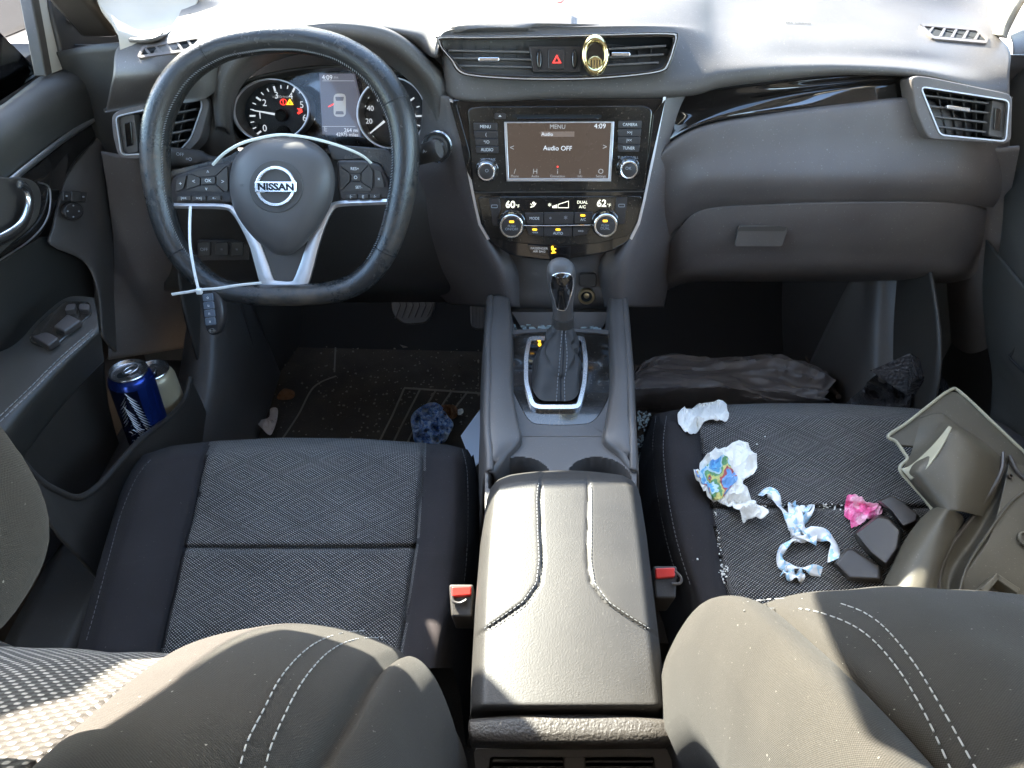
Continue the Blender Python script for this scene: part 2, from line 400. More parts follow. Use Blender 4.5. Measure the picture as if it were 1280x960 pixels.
def rounded(pts, r=3, n=4):
    "round the corners of a pixel polygon"
    out = []; m = len(pts)
    for i in range(m):
        a, b, c = V((*pts[i - 1], 0)), V((*pts[i], 0)), V((*pts[(i + 1) % m], 0))
        p = b + (a - b).normalized() * min(r, (a - b).length * .45); q = b + (c - b).normalized() * min(r, (c - b).length * .45)
        for k in range(n + 1):
            t = k / n; w = p * (1 - t) ** 2 + b * 2 * t * (1 - t) + q * t * t; out.append((w.x, w.y))
    return out
def inset(pts, d):
    "shrink a pixel outline by d towards its inside"
    m = len(pts); ar = sum(pts[i][0] * pts[(i + 1) % m][1] - pts[(i + 1) % m][0] * pts[i][1] for i in range(m)); s_ = 1 if ar > 0 else -1
    out = []
    for i in range(m):
        a = V((*pts[i - 1], 0)); b = V((*pts[i], 0)); c = V((*pts[(i + 1) % m], 0))
        t = (c - a); 
        if t.length < 1e-6: t = (c - b)
        t.normalize(); nn = V((-t.y, t.x, 0)) * s_; q = b + nn * d; out.append((q.x, q.y))
    return out
def stitches(name, pts, mt, parent, L=.005, gap=.0025, r=.0006):
    mb = MB(); pts = [V(p) for p in pts]; acc = 0; seg = []
    d = [0]
    for a, b in zip(pts, pts[1:]): d.append(d[-1] + (b - a).length)
    def at(s_):
        for i in range(len(pts) - 1):
            if s_ <= d[i + 1]: return pts[i].lerp(pts[i + 1], (s_ - d[i]) / max(1e-9, d[i + 1] - d[i]))
        return pts[-1]
    s_ = 0
    while s_ + L < d[-1]:
        mb.tube([at(s_), at(s_ + L)], r, 5); s_ += L + gap
    return mb.build(name, mt, parent, smooth=True)

class ZMap:
    def __init__(s, rows):
        s.b = {}
        for r_ in rows:
            for p in r_:
                d = V(p) - CAM; w = d.dot(cf)
                if w < .05: continue
                x = 640 + F_PX * d.dot(cr) / w; y = 480 - F_PX * d.dot(cu) / w
                s.b.setdefault((int(x // 8), int(y // 8)), []).append((x, y, w))
    def depth(s, x, y):
        c = []
        for i in range(-2, 3):
            for j in range(-2, 3):
                for a, c_, w in s.b.get((int(x // 8) + i, int(y // 8) + j), ()): c.append(((a - x) ** 2 + (c_ - y) ** 2, w))
        if not c:
            for q in s.b.values():
                for a, c_, w in q: c.append(((a - x) ** 2 + (c_ - y) ** 2, w))
        c.sort(); c = [q for q in c[:5] if q[1] < c[0][1] + .02] or c[:1]
        sw = sum(1 / (d + .5) for d, w in c); return sum(w / (d + .5) for d, w in c) / sw
    def at(s, x, y, off=.001):
        return CAM + ray(x, y) * (s.depth(x, y) - off)
    def frame(s, x, y, r=14):
        a, b, c = s.at(x - r, y, 0), s.at(x + r, y, 0), s.at(x, y + r * .6, 0); N = (c - a).cross(b - a).normalized()
        if N.z < 0: N = -N
        return Frame((a + b + c) / 3, N)
# ================================================================== DASHBOARD
D = thing('dashboard', 'dark grey moulded dashboard with round vents, gauges and glossy centre stack across the cabin', 'dashboard', (.03, 1.12, .3))
def rowpts(cols, rows):
    "cols: px positions, rows: list of (py list, y list or float)"
    out = []
    for pys, ys in rows:
        out.append([P(px, (pys[i] if isinstance(pys, list) else pys), y=(ys[i] if isinstance(ys, list) else ys)) for i, px in enumerate(cols)])
    return out
# upper pad: from the windscreen base to the lip above the lower panels.
# each column: photo column at the lip, with the rows' own image positions, so the left end follows the pillar foot
cols = [133, 200, 262, 284, 330, 400, 470, 520, 546, 566, 700, 850, 900, 960, 1040, 1135, 1200, 1262]
cA = [206, 226, 262, 284] + cols[4:16] + [1196, 1240]
cB = [150, 200] + cols[2:]
cC = [141, 200] + cols[2:]
A_py = [45, 30, 14, 11, 8, 5, 2, 0, -2, -4, -6, -4, -2, 0, 2, 10, 18, 32]
A_z = [.822, .826, .830, .832, .838, .838, .838, .838, .842, .846, .846, .846, .836, .832, .830, .826, .82, .815]
B_py = [56, 54, 48, 44, 38, 30, 32, 38, 38, 33, 30, 28, 32, 40, 45, 52, 58, 62]
B_z = [.808, .815, .82, .822, .826, .838, .832, .826, .826, .832, .834, .832, .822, .819, .816, .812, .805, .798]
C_py = [96, 92, 78, 66, 48, 36, 44, 60, 72, 44, 41, 42, 62, 68, 70, 74, 82, 92]
C_z = [.775, .785, .79, .80, .808, .822, .812, .80, .80, .824, .826, .824, .808, .806, .804, .800, .793, .783]
D_py = [134, 122, 114, 0, 0, 0, 0, 0, 0, 108, 104, 102, 92, 86, 82, 86, 99, 116]
D_y = [1.09, 1.075, 1.07, 0, 0, 0, 0, 0, 0, 1.066, 1.062, 1.060, 1.060, 1.058, 1.06, 1.06, 1.06, 1.07]
E_py = [140, 130, 120, 0, 0, 0, 0, 0, 0, 122, 124, 121, 110, 102, 94, 96, 108, 126]
rowA = [P(c, p, z=z) for c, p, z in zip(cA, A_py, A_z)]; rowB = [P(c, p, z=z) for c, p, z in zip(cB, B_py, B_z)]; rowC = [P(c, p, z=z) for c, p, z in zip(cC, C_py, C_z)]
far = [V((p.x * 1.25, 1.55, .865)) for p in rowA]; far0 = [V((p.x * 1.08, max(p.y + .08, 1.32), .845)) for p in rowA]
rowD, rowE = [], []
for c, pd, yd, pe, pc in zip(cols, D_py, D_y, E_py, rowC):
    if pd: rowD.append(P(c, pd, y=yd)); rowE.append(P(c, pe, y=yd + .008))
    else: rowD.append(V((pc.x, max(pc.y + .03, 1.17), pc.z - .012))); rowE.append(V((pc.x, max(pc.y + .05, 1.20), pc.z - .03)))
rowF = [V((p.x, p.y + .07, p.z - .002)) for p in rowE]
pad = patch('upper_pad', [far, far0, rowA, rowB, rowC, rowD, rowE, rowF], M['dash'], D, nu=170, nv=84, solid=.005)
zpad = ZMap(LAST['g'])
FP = zpad.frame(998, 29, 20)
FP.text('SRS AIRBAG', 998, 29, 4.2, M['seam'], pad, h=.0012, wide=1.0)
# demister vents let into the pad ends
def demister(pts, nsl, flipx=1):
    cx = sum(p[0] for p in pts) / len(pts); cy = sum(p[1] for p in pts) / len(pts); F = zpad.frame(cx, cy, 24)
    o = rounded(pts, 3); i = inset(o, 3.2)
    mb = MB(); F.ring(mb, o, i, -.004, .003); fr = mb.build('demister_vent', M['dash2'], D, bev=.001)
    mb = MB(); F.plate(mb, i, -.001, .0014); mb.build('vent_recess', M['black'], fr)
    xs = [p[0] for p in i]; ys = [p[1] for p in i]; x0, x1, y0, y1 = min(xs), max(xs), min(ys), max(ys)
    mb = MB()
    def span(x):
        hit = []
        for k in range(len(i)):
            (ax_, ay), (bx, by) = i[k - 1], i[k]
            if (ax_ > x) != (bx > x): hit.append(ay + (by - ay) * (x - ax_) / (bx - ax_))
        return (min(hit), max(hit)) if len(hit) > 1 else None
    for k in range(nsl):
        x = x0 + (x1 - x0) * (k + .75) / (nsl + .5); sp = span(x)
        if sp: F.plate(mb, [(x - 3.4 * flipx - 1.6, sp[0] + .5), (x - 3.4 * flipx + 1.8, sp[0] + .5), (x + 2.6 * flipx + 2.4, sp[1] - .5), (x + 2.6 * flipx - 2.0, sp[1] - .5)], .0012, .0026)
    mb.build('vent_slat', M['dash2'], fr, bev=.0003)
demister([(171, 71), (178, 57), (246, 45), (252, 49), (240, 63), (176, 72)], 5, 1)
demister([(1149, 31), (1156, 29), (1222, 35), (1236, 47), (1234, 54), (1166, 48)], 5, -1)
mb = MB(); mb.tube([zpad.at(x, 17 - (x - 240) * .045, -.0003) for x in range(236, 430, 12)], .0006, 6); mb.build('pad_seam', M['seam'], pad)
FC = Frame(P(700, 75, y=1.068), (0, -.93, .37))
# ---- centre air vent
cv_o = c2([(546, 50), (549, 45), (600, 45), (700, 43), (800, 40), (842, 40), (848, 44), (846, 55), (838, 80), (828, 90), (790, 96), (740, 100), (690, 101), (640, 100), (590, 96), (572, 90), (562, 75), (550, 60)], 72)
cv_i = [(697 + (x - 697) * .955, 71 + (y - 71) * .80) for x, y in cv_o]
cv_i2 = [(697 + (x - 697) * .93, 71 + (y - 71) * .70) for x, y in cv_o]
mb = MB(); FC.ring(mb, cv_o, cv_i, -.02, .010); cvent = mb.build('centre_air_vent', M['gloss'], D, bev=.003, seg=3)
mb = MB(); FC.ring(mb, [(697 + (x - 697) * .985, 71 + (y - 71) * .95) for x, y in cv_o], [(697 + (x - 697) * .975, 71 + (y - 71) * .905) for x, y in cv_o], .004, .0115); mb.build('chrome_line', M['satin'], cvent)
mb = MB(); FC.plate(mb, cv_i, -.022, -.020); mb.build('vent_recess', M['black'], cvent)
def slat(F, a, b, par, h0=-.016, h1=.004, w=1.4, m_=None, name='vent_slat'):
    mb = MB(); F.plate(mb, [(a[0], a[1] - w), (b[0], b[1] - w), (b[0], b[1] + w), (a[0], a[1] + w)], h0, h1)
    return mb.build(name, m_ or M['dash'], par, bev=.0005)
for (x0, x1, y0, y1) in ((560, 662, 63, 65), (564, 664, 72.5, 74.5), (570, 665, 82, 84), (730, 833, 63, 57), (730, 830, 73, 68), (730, 824, 83, 78)):
    slat(FC, (x0, y0), (x1, y1), cvent)
for x in list(range(578, 662, 17)) + list(range(766, 826, 16)):
    mb = MB(); FC.plate(mb, [(x - .6, 57), (x + .6, 57), (x + .6, 93), (x - .6, 93)], -.019, -.010); mb.build('vent_slat', M['dark'], cvent)
for (x0, x1, y) in ((598, 624, 74), (764, 788, 67.5)):
    mb = MB(); FC.plate(mb, rp(x0, y - 2.6, x1, y + 2.6, 1.5), -.002, .007); mb.build('vent_tab', M['chrome'], cvent, bev=.001)
# hazard switch block
mb = MB(); FC.plate(mb, [(661, 57), (727, 57), (726, 91), (666, 91)], -.01, .003); hz = mb.build('hazard_switch', M['padkey'], D, bev=.0015)
mb = MB(); FC.plate(mb, rp(685, 61, 706, 87, 3), .002, .005); mb.build('button', M['padkey'], hz, bev=.001)
mb = MB(); FC.ring(mb, [(696, 68), (702, 79), (690, 79)], [(696, 71.5), (699, 77.4), (693, 77.4)], .005, .0062); mb.build('warning_triangle', M['redlamp'], hz)
for x in (674, 718):
    mb = MB(); FC.plate(mb, el(x, 74, 4.2, 13), .002, .004); mb.build('thumb_wheel', M['black'], hz)
    mb = MB(); FC.plate(mb, el(x, 74, 2.8, 11.5), .003, .0075); mb.build('thumb_wheel', M['gloss'], hz, bev=.001)
# ---- side air vents
def side_vent(outer, innr, slats, tab, wheel, F, frame_m, hh=.010):
    o = rounded(outer, 9); i = rounded(innr, 6)
    mb = MB(); F.ring(mb, o, i, -.03, hh); fr = mb.build('side_air_vent', frame_m, D, bev=.003, seg=3)
    mb = MB(); i1 = inset(i, -1.5); i2 = inset(i, .2); F.ring(mb, i1, i2, hh - .004, hh + .0012); mb.build('chrome_line', M['satin'], fr)
    mb = MB(); F.plate(mb, i, -.028, -.026); mb.build('vent_recess', M['black'], fr)
    for a, b in slats: slat(F, a, b, fr, -.02, .0, 1.2)
    for k in range(1, 5):
        a, b = slats[0]; c, d = slats[-1]; t = k / 5
        p = (a[0] + (b[0] - a[0]) * t, a[1] - 8 + (b[1] - a[1]) * t); q = (c[0] + (d[0] - c[0]) * t, c[1] + 8 + (d[1] - c[1]) * t)
        mb = MB(); F.plate(mb, [(p[0] - .7, p[1]), (p[0] + .7, p[1]), (q[0] + .7, q[1]), (q[0] - .7, q[1])], -.024, -.014); mb.build('vent_slat', M['dark'], fr)
    if tab:
        mb = MB(); F.plate(mb, rounded(tab, 1.5), -.002, .006); mb.build('vent_tab', M['chrome'], fr, bev=.001)
    mb = MB(); F.plate(mb, rounded(wheel, 3), -.018, .002); w = mb.build('thumb_wheel_panel', M['mid'], fr, bev=.001)
    cx = sum(p[0] for p in wheel) / 4; cy = sum(p[1] for p in wheel) / 4
    mb = MB(); F.plate(mb, [(cx + (x - cx) * .42, cy + (y - cy) * .62) for x, y in rounded(wheel, 3)], .0, .006); mb.build('thumb_wheel', M['gloss'], fr, bev=.001)
    return fr
FR = Frame(P(1205, 140, y=1.030), (-.05, -.93, .36))
side_vent([(1138, 94), (1160, 96), (1266, 118), (1264, 180), (1160, 174), (1145, 140)], [(1152, 109), (1261, 126), (1257, 176), (1176, 168)],
          [((1155, 119), (1236, 129)), ((1158, 132), (1236, 141)), ((1164, 145), (1234, 153)), ((1172, 158), (1233, 165))],
          [(1184, 131), (1213, 135), (1213, 140), (1184, 136)], [(1241, 125), (1258, 129), (1255, 173), (1236, 170)], FR, M['dash2'])
FL = Frame(P(200, 160, y=1.075), (.05, -.93, .36))
side_vent([(139, 142), (160, 134), (255, 119), (262, 130), (250, 175), (225, 200), (148, 198), (141, 170)], [(145, 146), (180, 138), (249, 122), (252, 132), (238, 172), (222, 190), (152, 193)],
          [((176, 150), (246, 136)), ((178, 161), (243, 149)), ((178, 173), (239, 162)), ((180, 184), (232, 175))],
          None, [(148, 146), (167, 142), (173, 190), (154, 194)], FL, M['dash2'])
# ---- cheeks either side of the stack, panels round the cluster
patch('cluster_side_panel', [[P(246, 112, y=1.12), P(268, 110, y=1.10), P(292, 110, y=1.12)], [P(244, 150, y=1.12), P(266, 150, y=1.095), P(290, 150, y=1.12)], [P(225, 205, y=1.12), P(262, 205, y=1.095), P(300, 195, y=1.12)], [P(215, 260, y=1.13), P(262, 260, y=1.10), P(320, 262, y=1.12)]], M['mid'], D, 20, 20)
patch('stack_cheek', [[P(528, 118, y=1.14), P(545, 119, y=1.085), P(562, 121, y=1.068), P(568, 121, y=1.09)],
                      [P(525, 165, y=1.13), P(548, 165, y=1.075), P(575, 165, y=1.052), P(583, 165, y=1.08)],
                      [P(505, 220, y=1.12), P(552, 225, y=1.065), P(588, 225, y=1.035), P(596, 225, y=1.07)],
                      [P(500, 280, y=1.12), P(560, 285, y=1.06), P(601, 285, y=1.015), P(612, 285, y=1.06)],
                      [P(520, 335, y=1.14), P(585, 338, y=1.06), P(626, 338, y=1.00), P(650, 338, y=1.06)],
                      [P(560, 380, y=1.18), P(608, 384, y=1.06), P(640, 384, y=1.005), P(660, 384, y=1.08)]], M['dash2'], D, 30, 36)
patch('stack_cheek', [[P(822, 121, y=1.09), P(828, 121, y=1.068), P(845, 119, y=1.075), P(868, 117, y=1.11)],
                      [P(806, 165, y=1.08), P(816, 165, y=1.052), P(838, 165, y=1.062), P(865, 160, y=1.10)],
                      [P(796, 225, y=1.07), P(806, 225, y=1.035), P(832, 225, y=1.05), P(858, 225, y=1.10)],
                      [P(780, 285, y=1.06), P(792, 285, y=1.015), P(816, 285, y=1.035), P(852, 285, y=1.10)],
                      [P(745, 335, y=1.06), P(771, 335, y=1.00), P(800, 335, y=1.02), P(840, 335, y=1.12)],
                      [P(740, 384, y=1.08), P(768, 384, y=1.005), P(792, 384, y=1.03), P(830, 384, y=1.15)]], M['dash2'], D, 30, 36)
# glossy sweep along the passenger side
tr_rows = [[P(829, 122, y=1.10), P(900, 112, y=1.085), P(1000, 101, y=1.075), P(1080, 95, y=1.075), P(1142, 92, y=1.08)],
           [P(829, 134, y=1.086), P(900, 124, y=1.076), P(1000, 110, y=1.076), P(1080, 101, y=1.080), P(1142, 97, y=1.086)],
           [P(829, 156, y=1.074), P(900, 136, y=1.061), P(1000, 117, y=1.065), P(1080, 108, y=1.072), P(1142, 106, y=1.082)],
           [P(824, 185, y=1.064), P(885, 152, y=1.051), P(1000, 136, y=1.056), P(1080, 129, y=1.063), P(1138, 124, y=1.073)],
           [P(822, 190, y=1.080), P(885, 156, y=1.07), P(1000, 140, y=1.062), P(1080, 132, y=1.062), P(1138, 127, y=1.07)]]
patch('glossy_trim_sweep', tr_rows, M['gloss'], D, 60, 24)
# passenger knee panel and glove box
kc = [806, 832, 880, 960, 1060, 1150, 1215, 1262]
kn = [[P(c, p, y=1.075) for c, p in zip(kc, [220, 182, 157, 142, 130, 124, 150, 150])],
      [P(c, p, y=1.048) for c, p in zip(kc, [224, 187, 160, 146, 134, 128, 155, 155])],
      [P(c, p, y=y) for c, p, y in zip(kc, [245, 215, 195, 185, 180, 180, 185, 190], [1.07, 1.05, 1.035, 1.03, 1.03, 1.03, 1.04, 1.08])],
      [P(c, p, y=y) for c, p, y in zip(kc, [280, 250, 226, 222, 222, 222, 222, 222], [1.08, 1.05, 1.02, 1.01, 1.01, 1.015, 1.03, 1.09])],
      [P(c, p, y=y) for c, p, y in zip(kc, [315, 275, 250, 247, 246, 246, 246, 246], [1.10, 1.06, 1.03, 1.02, 1.018, 1.025, 1.045, 1.10])],
      [P(c, p, y=y) for c, p, y in zip(kc, [345, 300, 265, 258, 255, 255, 257, 262], [1.12, 1.08, 1.05, 1.035, 1.03, 1.04, 1.06, 1.12])]]
patch('passenger_knee_panel', kn, M['dash2'], D, 70, 44)
gc = [830, 850, 880, 960, 1060, 1160, 1210, 1236]
gv = [[P(c, p, y=y) for c, p, y in zip(gc, [318, 285, 262, 256, 253, 253, 256, 262], [1.10, 1.06, 1.045, 1.028, 1.022, 1.032, 1.055, 1.10])],
      [P(c, p, y=y) for c, p, y in zip(gc, [330, 305, 285, 280, 278, 278, 282, 290], [1.11, 1.065, 1.045, 1.03, 1.025, 1.035, 1.06, 1.11])],
      [P(c, p, y=y) for c, p, y in zip(gc, [345, 330, 315, 312, 312, 314, 318, 322], [1.12, 1.075, 1.055, 1.045, 1.04, 1.05, 1.08, 1.13])],
      [P(c, p, y=y) for c, p, y in zip(gc, [358, 348, 343, 342, 342, 344, 346, 350], [1.15, 1.10, 1.08, 1.075, 1.07, 1.08, 1.11, 1.16])],
      [P(c, p, y=y) for c, p, y in zip(gc, [365, 356, 352, 352, 352, 354, 356, 358], [1.24, 1.22, 1.20, 1.19, 1.19, 1.20, 1.22, 1.26])]]
gb = patch('glove_box_door', gv, M['dash2'], D, 60, 36)
FG = Frame(P(950, 295, y=1.030), (0, -.97, .22))
mb = MB(); FG.plate(mb, rounded([(924, 282), (987, 281), (978, 309), (918, 309)], 4), -.002, .0035); gh = mb.build('glove_box_handle', M['mid'], gb, bev=.0015, seg=3)
mb = MB(); FG.plate(mb, rounded([(925, 283.5), (984, 282.5), (981, 289), (922, 289)], 2), .003, .0042); mb.build('handle_recess', M['dark'], gb)
patch('lower_side_panel', [[P(126, 190, y=1.10), P(170, 196, y=1.10), P(226, 190, y=1.14)], [P(134, 240, y=1.10), P(180, 250, y=1.10), P(236, 250, y=1.15)], [P(142, 310, y=1.09), P(192, 320, y=1.11), P(258, 330, y=1.17)], [P(140, 380, y=1.08), P(200, 390, y=1.12), P(268, 392, y=1.2)], [P(136, 450, y=1.06), P(200, 440, y=1.14), P(262, 430, y=1.24)]], M['dash2'], D, 24, 30)
patch('lower_side_panel', [[P(1216, 186, y=1.07), P(1250, 186, y=1.06), P(1275, 184, y=1.06)], [P(1204, 250, y=1.12), P(1236, 250, y=1.09), P(1262, 250, y=1.08)], [P(1176, 330, y=1.22), P(1212, 336, y=1.12), P(1246, 340, y=1.09)], [P(1160, 390, y=1.3), P(1204, 396, y=1.15), P(1244, 400, y=1.10)], [P(1170, 470, y=1.3), P(1206, 470, y=1.16), P(1250, 470, y=1.08)]], M['dash2'], D, 24, 30)
# driver knee panel
dc = [205, 250, 320, 400, 480, 560, 600]
dn = [[P(c, 185, y=1.15) for c in dc], [P(c, 225, y=y) for c, y in zip(dc, [1.12, 1.10, 1.09, 1.09, 1.09, 1.10, 1.12])],
      [P(c, 275, y=y) for c, y in zip(dc, [1.13, 1.09, 1.07, 1.07, 1.07, 1.09, 1.11])], [P(c, 330, y=y) for c, y in zip(dc, [1.14, 1.10, 1.08, 1.08, 1.08, 1.10, 1.12])],
      [P(c, 362, y=1.12) for c in dc], [P(c, 372, y=1.20) for c in dc], [P(c, 378, y=1.3) for c in dc]]
kp = patch('driver_knee_panel', dn, M['dark'], D, 40, 40)
FK = Frame(P(270, 312, y=1.073), (0, -.97, .22))
mb = MB(); FK.plate(mb, rp(246, 300, 312, 326, 3), -.001, .002); sp = mb.build('switch_bank', M['padkey'], D, bev=.001)
for x in (255, 277, 296):
    mb = MB(); FK.plate(mb, rp(x - 8, 303, x + 8, 320, 2), .002, .006); mb.build('button', M['dark'], sp, bev=.001)
    FK.text('OFF' if x == 255 else '=', x, 312, 4, M['whitedim'], sp, h=.0065)
# ---- instrument cluster
FI = Frame(P(415, 140, y=1.15), (0, -.93, .37))
lens_o = c2([(287, 150), (291, 122), (306, 104), (335, 95), (375, 88), (415, 85), (455, 86), (500, 92), (528, 108), (539, 138), (536, 165), (520, 186), (490, 192), (440, 190), (400, 188), (350, 184), (310, 178), (292, 166)], 72)
IC = None
mb = MB(); FI.plate(mb, lens_o, -.075, -.055); IC = mb.build('instrument_cluster', M['gloss2'], D)
mb = MB(); FI.ring(mb, [(413 + (x - 413) * 1.045, 140 + (y - 140) * 1.08) for x, y in lens_o], lens_o, -.07, .004); mb.build('cluster_surround', M['dark'], IC, bev=.002)
def gauge(cx, cy, rx, ry, dcx, dcy, nums, needle, hub):
    o = el(cx, cy, rx, ry, 64); i = el(cx, cy, rx - 1.8, ry - 1.6, 64)
    mb = MB(); FI.ring(mb, o, i, -.006, .002); rg = mb.build('gauge_ring', M['satin'], IC)
    mb = MB(); ob = [FI.at(x, y, .0) for x, y in i]; ib = [FI.at(x, y, .0) - FI.N * .048 for x, y in i]
    n = len(ob); mb.add(ob + ib, [(k, (k + 1) % n, n + (k + 1) % n, n + k) for k in range(n)]); mb.add(ib, [list(range(n))], 1)
    dl = mb.build('dial', [M['dark'], M['dial']], IC, ang=30)
    Fd = Frame(FI.o - FI.N * .046, FI.N)
    def pol(a, r): return (dcx + r * math.cos(R(a)), dcy - r * .93 * math.sin(R(a)))
    mb = MB()
    for a, w, r0, r1 in nums['ticks']:
        p, q = V((*pol(a, r0), 0)), V((*pol(a, r1), 0)); t = (q - p).normalized(); s_ = V((-t.y, t.x, 0)) * w
        Fd.plate(mb, [((p + s_).x, (p + s_).y), ((q + s_).x, (q + s_).y), ((q - s_).x, (q - s_).y), ((p - s_).x, (p - s_).y)], .0, .0008)
    mb.build('dial_ticks', M['lit'], dl)
    for txt, a, r, sz in nums['text']: x, y = pol(a, r); Fd.text(txt, x, y, sz, M['lit'], dl, h=.001, name='dial_number')
    p, q = V((*pol(needle, 4), 0)), V((*pol(needle, 38), 0)); t = (q - p).normalized(); s_ = V((-t.y, t.x, 0))
    mb = MB(); Fd.plate(mb, [((p + s_ * 1.6).x, (p + s_ * 1.6).y), ((q + s_ * .5).x, (q + s_ * .5).y), ((q - s_ * .5).x, (q - s_ * .5).y), ((p - s_ * 1.6).x, (p - s_ * 1.6).y)], .004, .006); mb.build('needle', M['lit'], IC)
    mb = MB(); mb.lathe(Fd.at(dcx, dcy, 0), FI.N, [(.0095, 0), (.0095, .008), (.007, .010)]); mb.build('needle_hub', M['black'], IC)
    return dl, Fd
tick = []
for k in range(7):
    a = 218 - k * 37.5 
    tick.append((a, 1.1, 34, 41))
    if k < 6:
        for j in (1, 2): tick.append((a - 12.5 * j, .6, 36.5, 41))
txt = [(str(k), 218 - k * 37.5, 28 if k < 5 else 28, 8) for k in range(7)]
dl, Fd = gauge(338, 138, 48, 40, 353, 144.5, dict(ticks=tick, text=txt), 169, 1)
Fd.text('x1000r/min', 351, 121, 3.2, M['litdim'], dl, wide=1.0)
Fd.text('!', 354, 127.5, 6, M['redlamp'], dl, name='warning_lamp', bold=.04)
mb = MB(); Fd.ring(mb, [(362, 123.5), (366.5, 131), (357.5, 131)], [(362, 126.4), (363.8, 129.6), (360.2, 129.6)], .0, .0015); mb.build('warning_lamp', M['amber'], dl)
mb = MB(); Fd.ring(mb, el(354, 127.5, 4.2, 4.2, 20), el(354, 127.5, 3.4, 3.4, 20), 0, .0012); mb.build('warning_lamp', M['redlamp'], dl)
mb = MB(); Fd.plate(mb, [(371, 135), (377, 136), (378, 140), (373, 143), (371, 141), (374, 139)], 0, .0012); mb.build('warning_lamp', M['redlamp'], dl)
mb = MB(); mb.lathe(Fd.at(355, 166, 0), FI.N, [(.011, 0), (.011, .004)], 24); mb.build('fuel_gauge_hub', M['black'], dl)
tick = []; txt = []
for k in range(15):
    a = 232 - k * 19.2; tick.append((a, 1.0 if k % 2 == 0 else .6, 33 if k % 2 == 0 else 36, 40))
    if k % 2 == 0 and k: txt.append((str(k * 10), a, 26.5, 6.2))
dl2, Fd2 = gauge(489, 141, 43.5, 45, 487, 146, dict(ticks=tick, text=txt), 222, 1)
Fd2.text('MPH', 495, 115, 3.8, M['lit'], dl2); Fd2.text('km/h', 503, 138, 3.4, M['litdim'], dl2)
mb = MB(); FI.plate(mb, [(399, 92), (441, 92), (447, 118), (448, 171), (403, 168)], -.045, -.030); ds = mb.build('trip_display', M['screen2'], IC)
Fs = Frame(FI.o - FI.N * .030, FI.N)
Fs.text('4:09', 409, 97, 5.5, M['lit'], ds); Fs.text('PM', 420, 97.5, 3.2, M['litdim'], ds)
for y in (101, 158):
    mb = MB(); Fs.plate(mb, [(403, y - .4), (444, y - .4), (444, y + .4), (403, y + .4)], 0, .0008); mb.build('divider_line', M['litdim'], ds)
Fs.text('264 mi', 439, 163, 4.6, M['lit'], ds); Fs.text('42975 miles', 434, 168.4, 4.4, M['lit'], ds, wide=.92)
Fs.text('E', 407, 161.5, 6, M['litdim'], ds)
# small plan view of a car with an open door
mb = MB(); Fs.plate(mb, rounded([(417, 120), (420, 117), (429, 117), (432, 120), (432, 143), (429, 146), (420, 146), (417, 143)], 3), 0, .0012); ci = mb.build('car_symbol', M['litdim'], ds)
mb = MB(); Fs.plate(mb, rounded([(419, 121), (430, 121), (429, 126), (420, 126)], 1), .0012, .0018); Fs.plate(mb, rounded([(420, 139), (429, 139), (430, 143), (419, 143)], 1), .0012, .0018); mb.build('car_symbol_glass', M['screen2'], ds)
mb = MB(); Fs.plate(mb, [(417, 129), (410, 133), (410.4, 134), (417, 131)], .0, .0014); mb.build('door_symbol', M['redlamp'], ds)
mb = MB(); FI.plate(mb, [(413 + (x - 413) * .995, 140 + (y - 140) * .99) for x, y in lens_o], .001, .0025); mb.build('cluster_lens', M['lens'], IC)
# hood over the cluster
def hood_row(scx, ys, base):
    pts = [(284, 172), (284, 130), (296, 94), (330, 68), (380, 54), (430, 52), (480, 66), (520, 96), (540, 130), (546, 172)]
    return [P(415 + (x - 415) * scx[0], base + (y - base) * scx[1], y=ys) for x, y in pts]
h0 = [P(x, y, y=1.145) for x, y in [(289, 176), (289, 135), (302, 101), (335, 76), (380, 63), (430, 61), (478, 73), (516, 101), (535, 132), (541, 176)]]
h1 = [P(x, y, y=1.085) for x, y in [(281, 160), (281, 122), (296, 88), (328, 62), (378, 49), (430, 47), (484, 60), (522, 90), (542, 122), (550, 165)]]
h2 = [P(x, y, y=1.082) for x, y in [(274, 158), (273, 115), (287, 80), (322, 52), (378, 37), (430, 34), (488, 46), (530, 80), (552, 113), (558, 165)]]
h3 = [P(x, y, y=1.10) for x, y in [(272, 162), (268, 112), (280, 76), (318, 46), (378, 32), (432, 30), (490, 42), (536, 78), (560, 113), (562, 165)]]
h4 = [P(x, y, y=1.20) for x, y in [(270, 162), (266, 112), (277, 74), (316, 42), (378, 27), (432, 25), (494, 38), (542, 76), (566, 113), (568, 165)]]
patch('cluster_hood', [h0, h1, h2, h3, h4], M['dash'], D, 70, 30, solid=.004)
# ---- centre stack: head unit
SN = V((0, -.965, .263)); FSK = Frame(V((0, 1.046, .70)), SN)
fo = rounded([(561, 124), (833, 121), (827, 150), (813, 226), (801, 276), (791, 300), (762, 316), (694, 327), (640, 321), (608, 300), (596, 276), (585, 226), (574, 170)], 10)
mb = MB(); FSK.plate(mb, fo, -.03, -.001); HU = mb.build('stack_fascia', M['gloss'], D, bev=.003, seg=3)
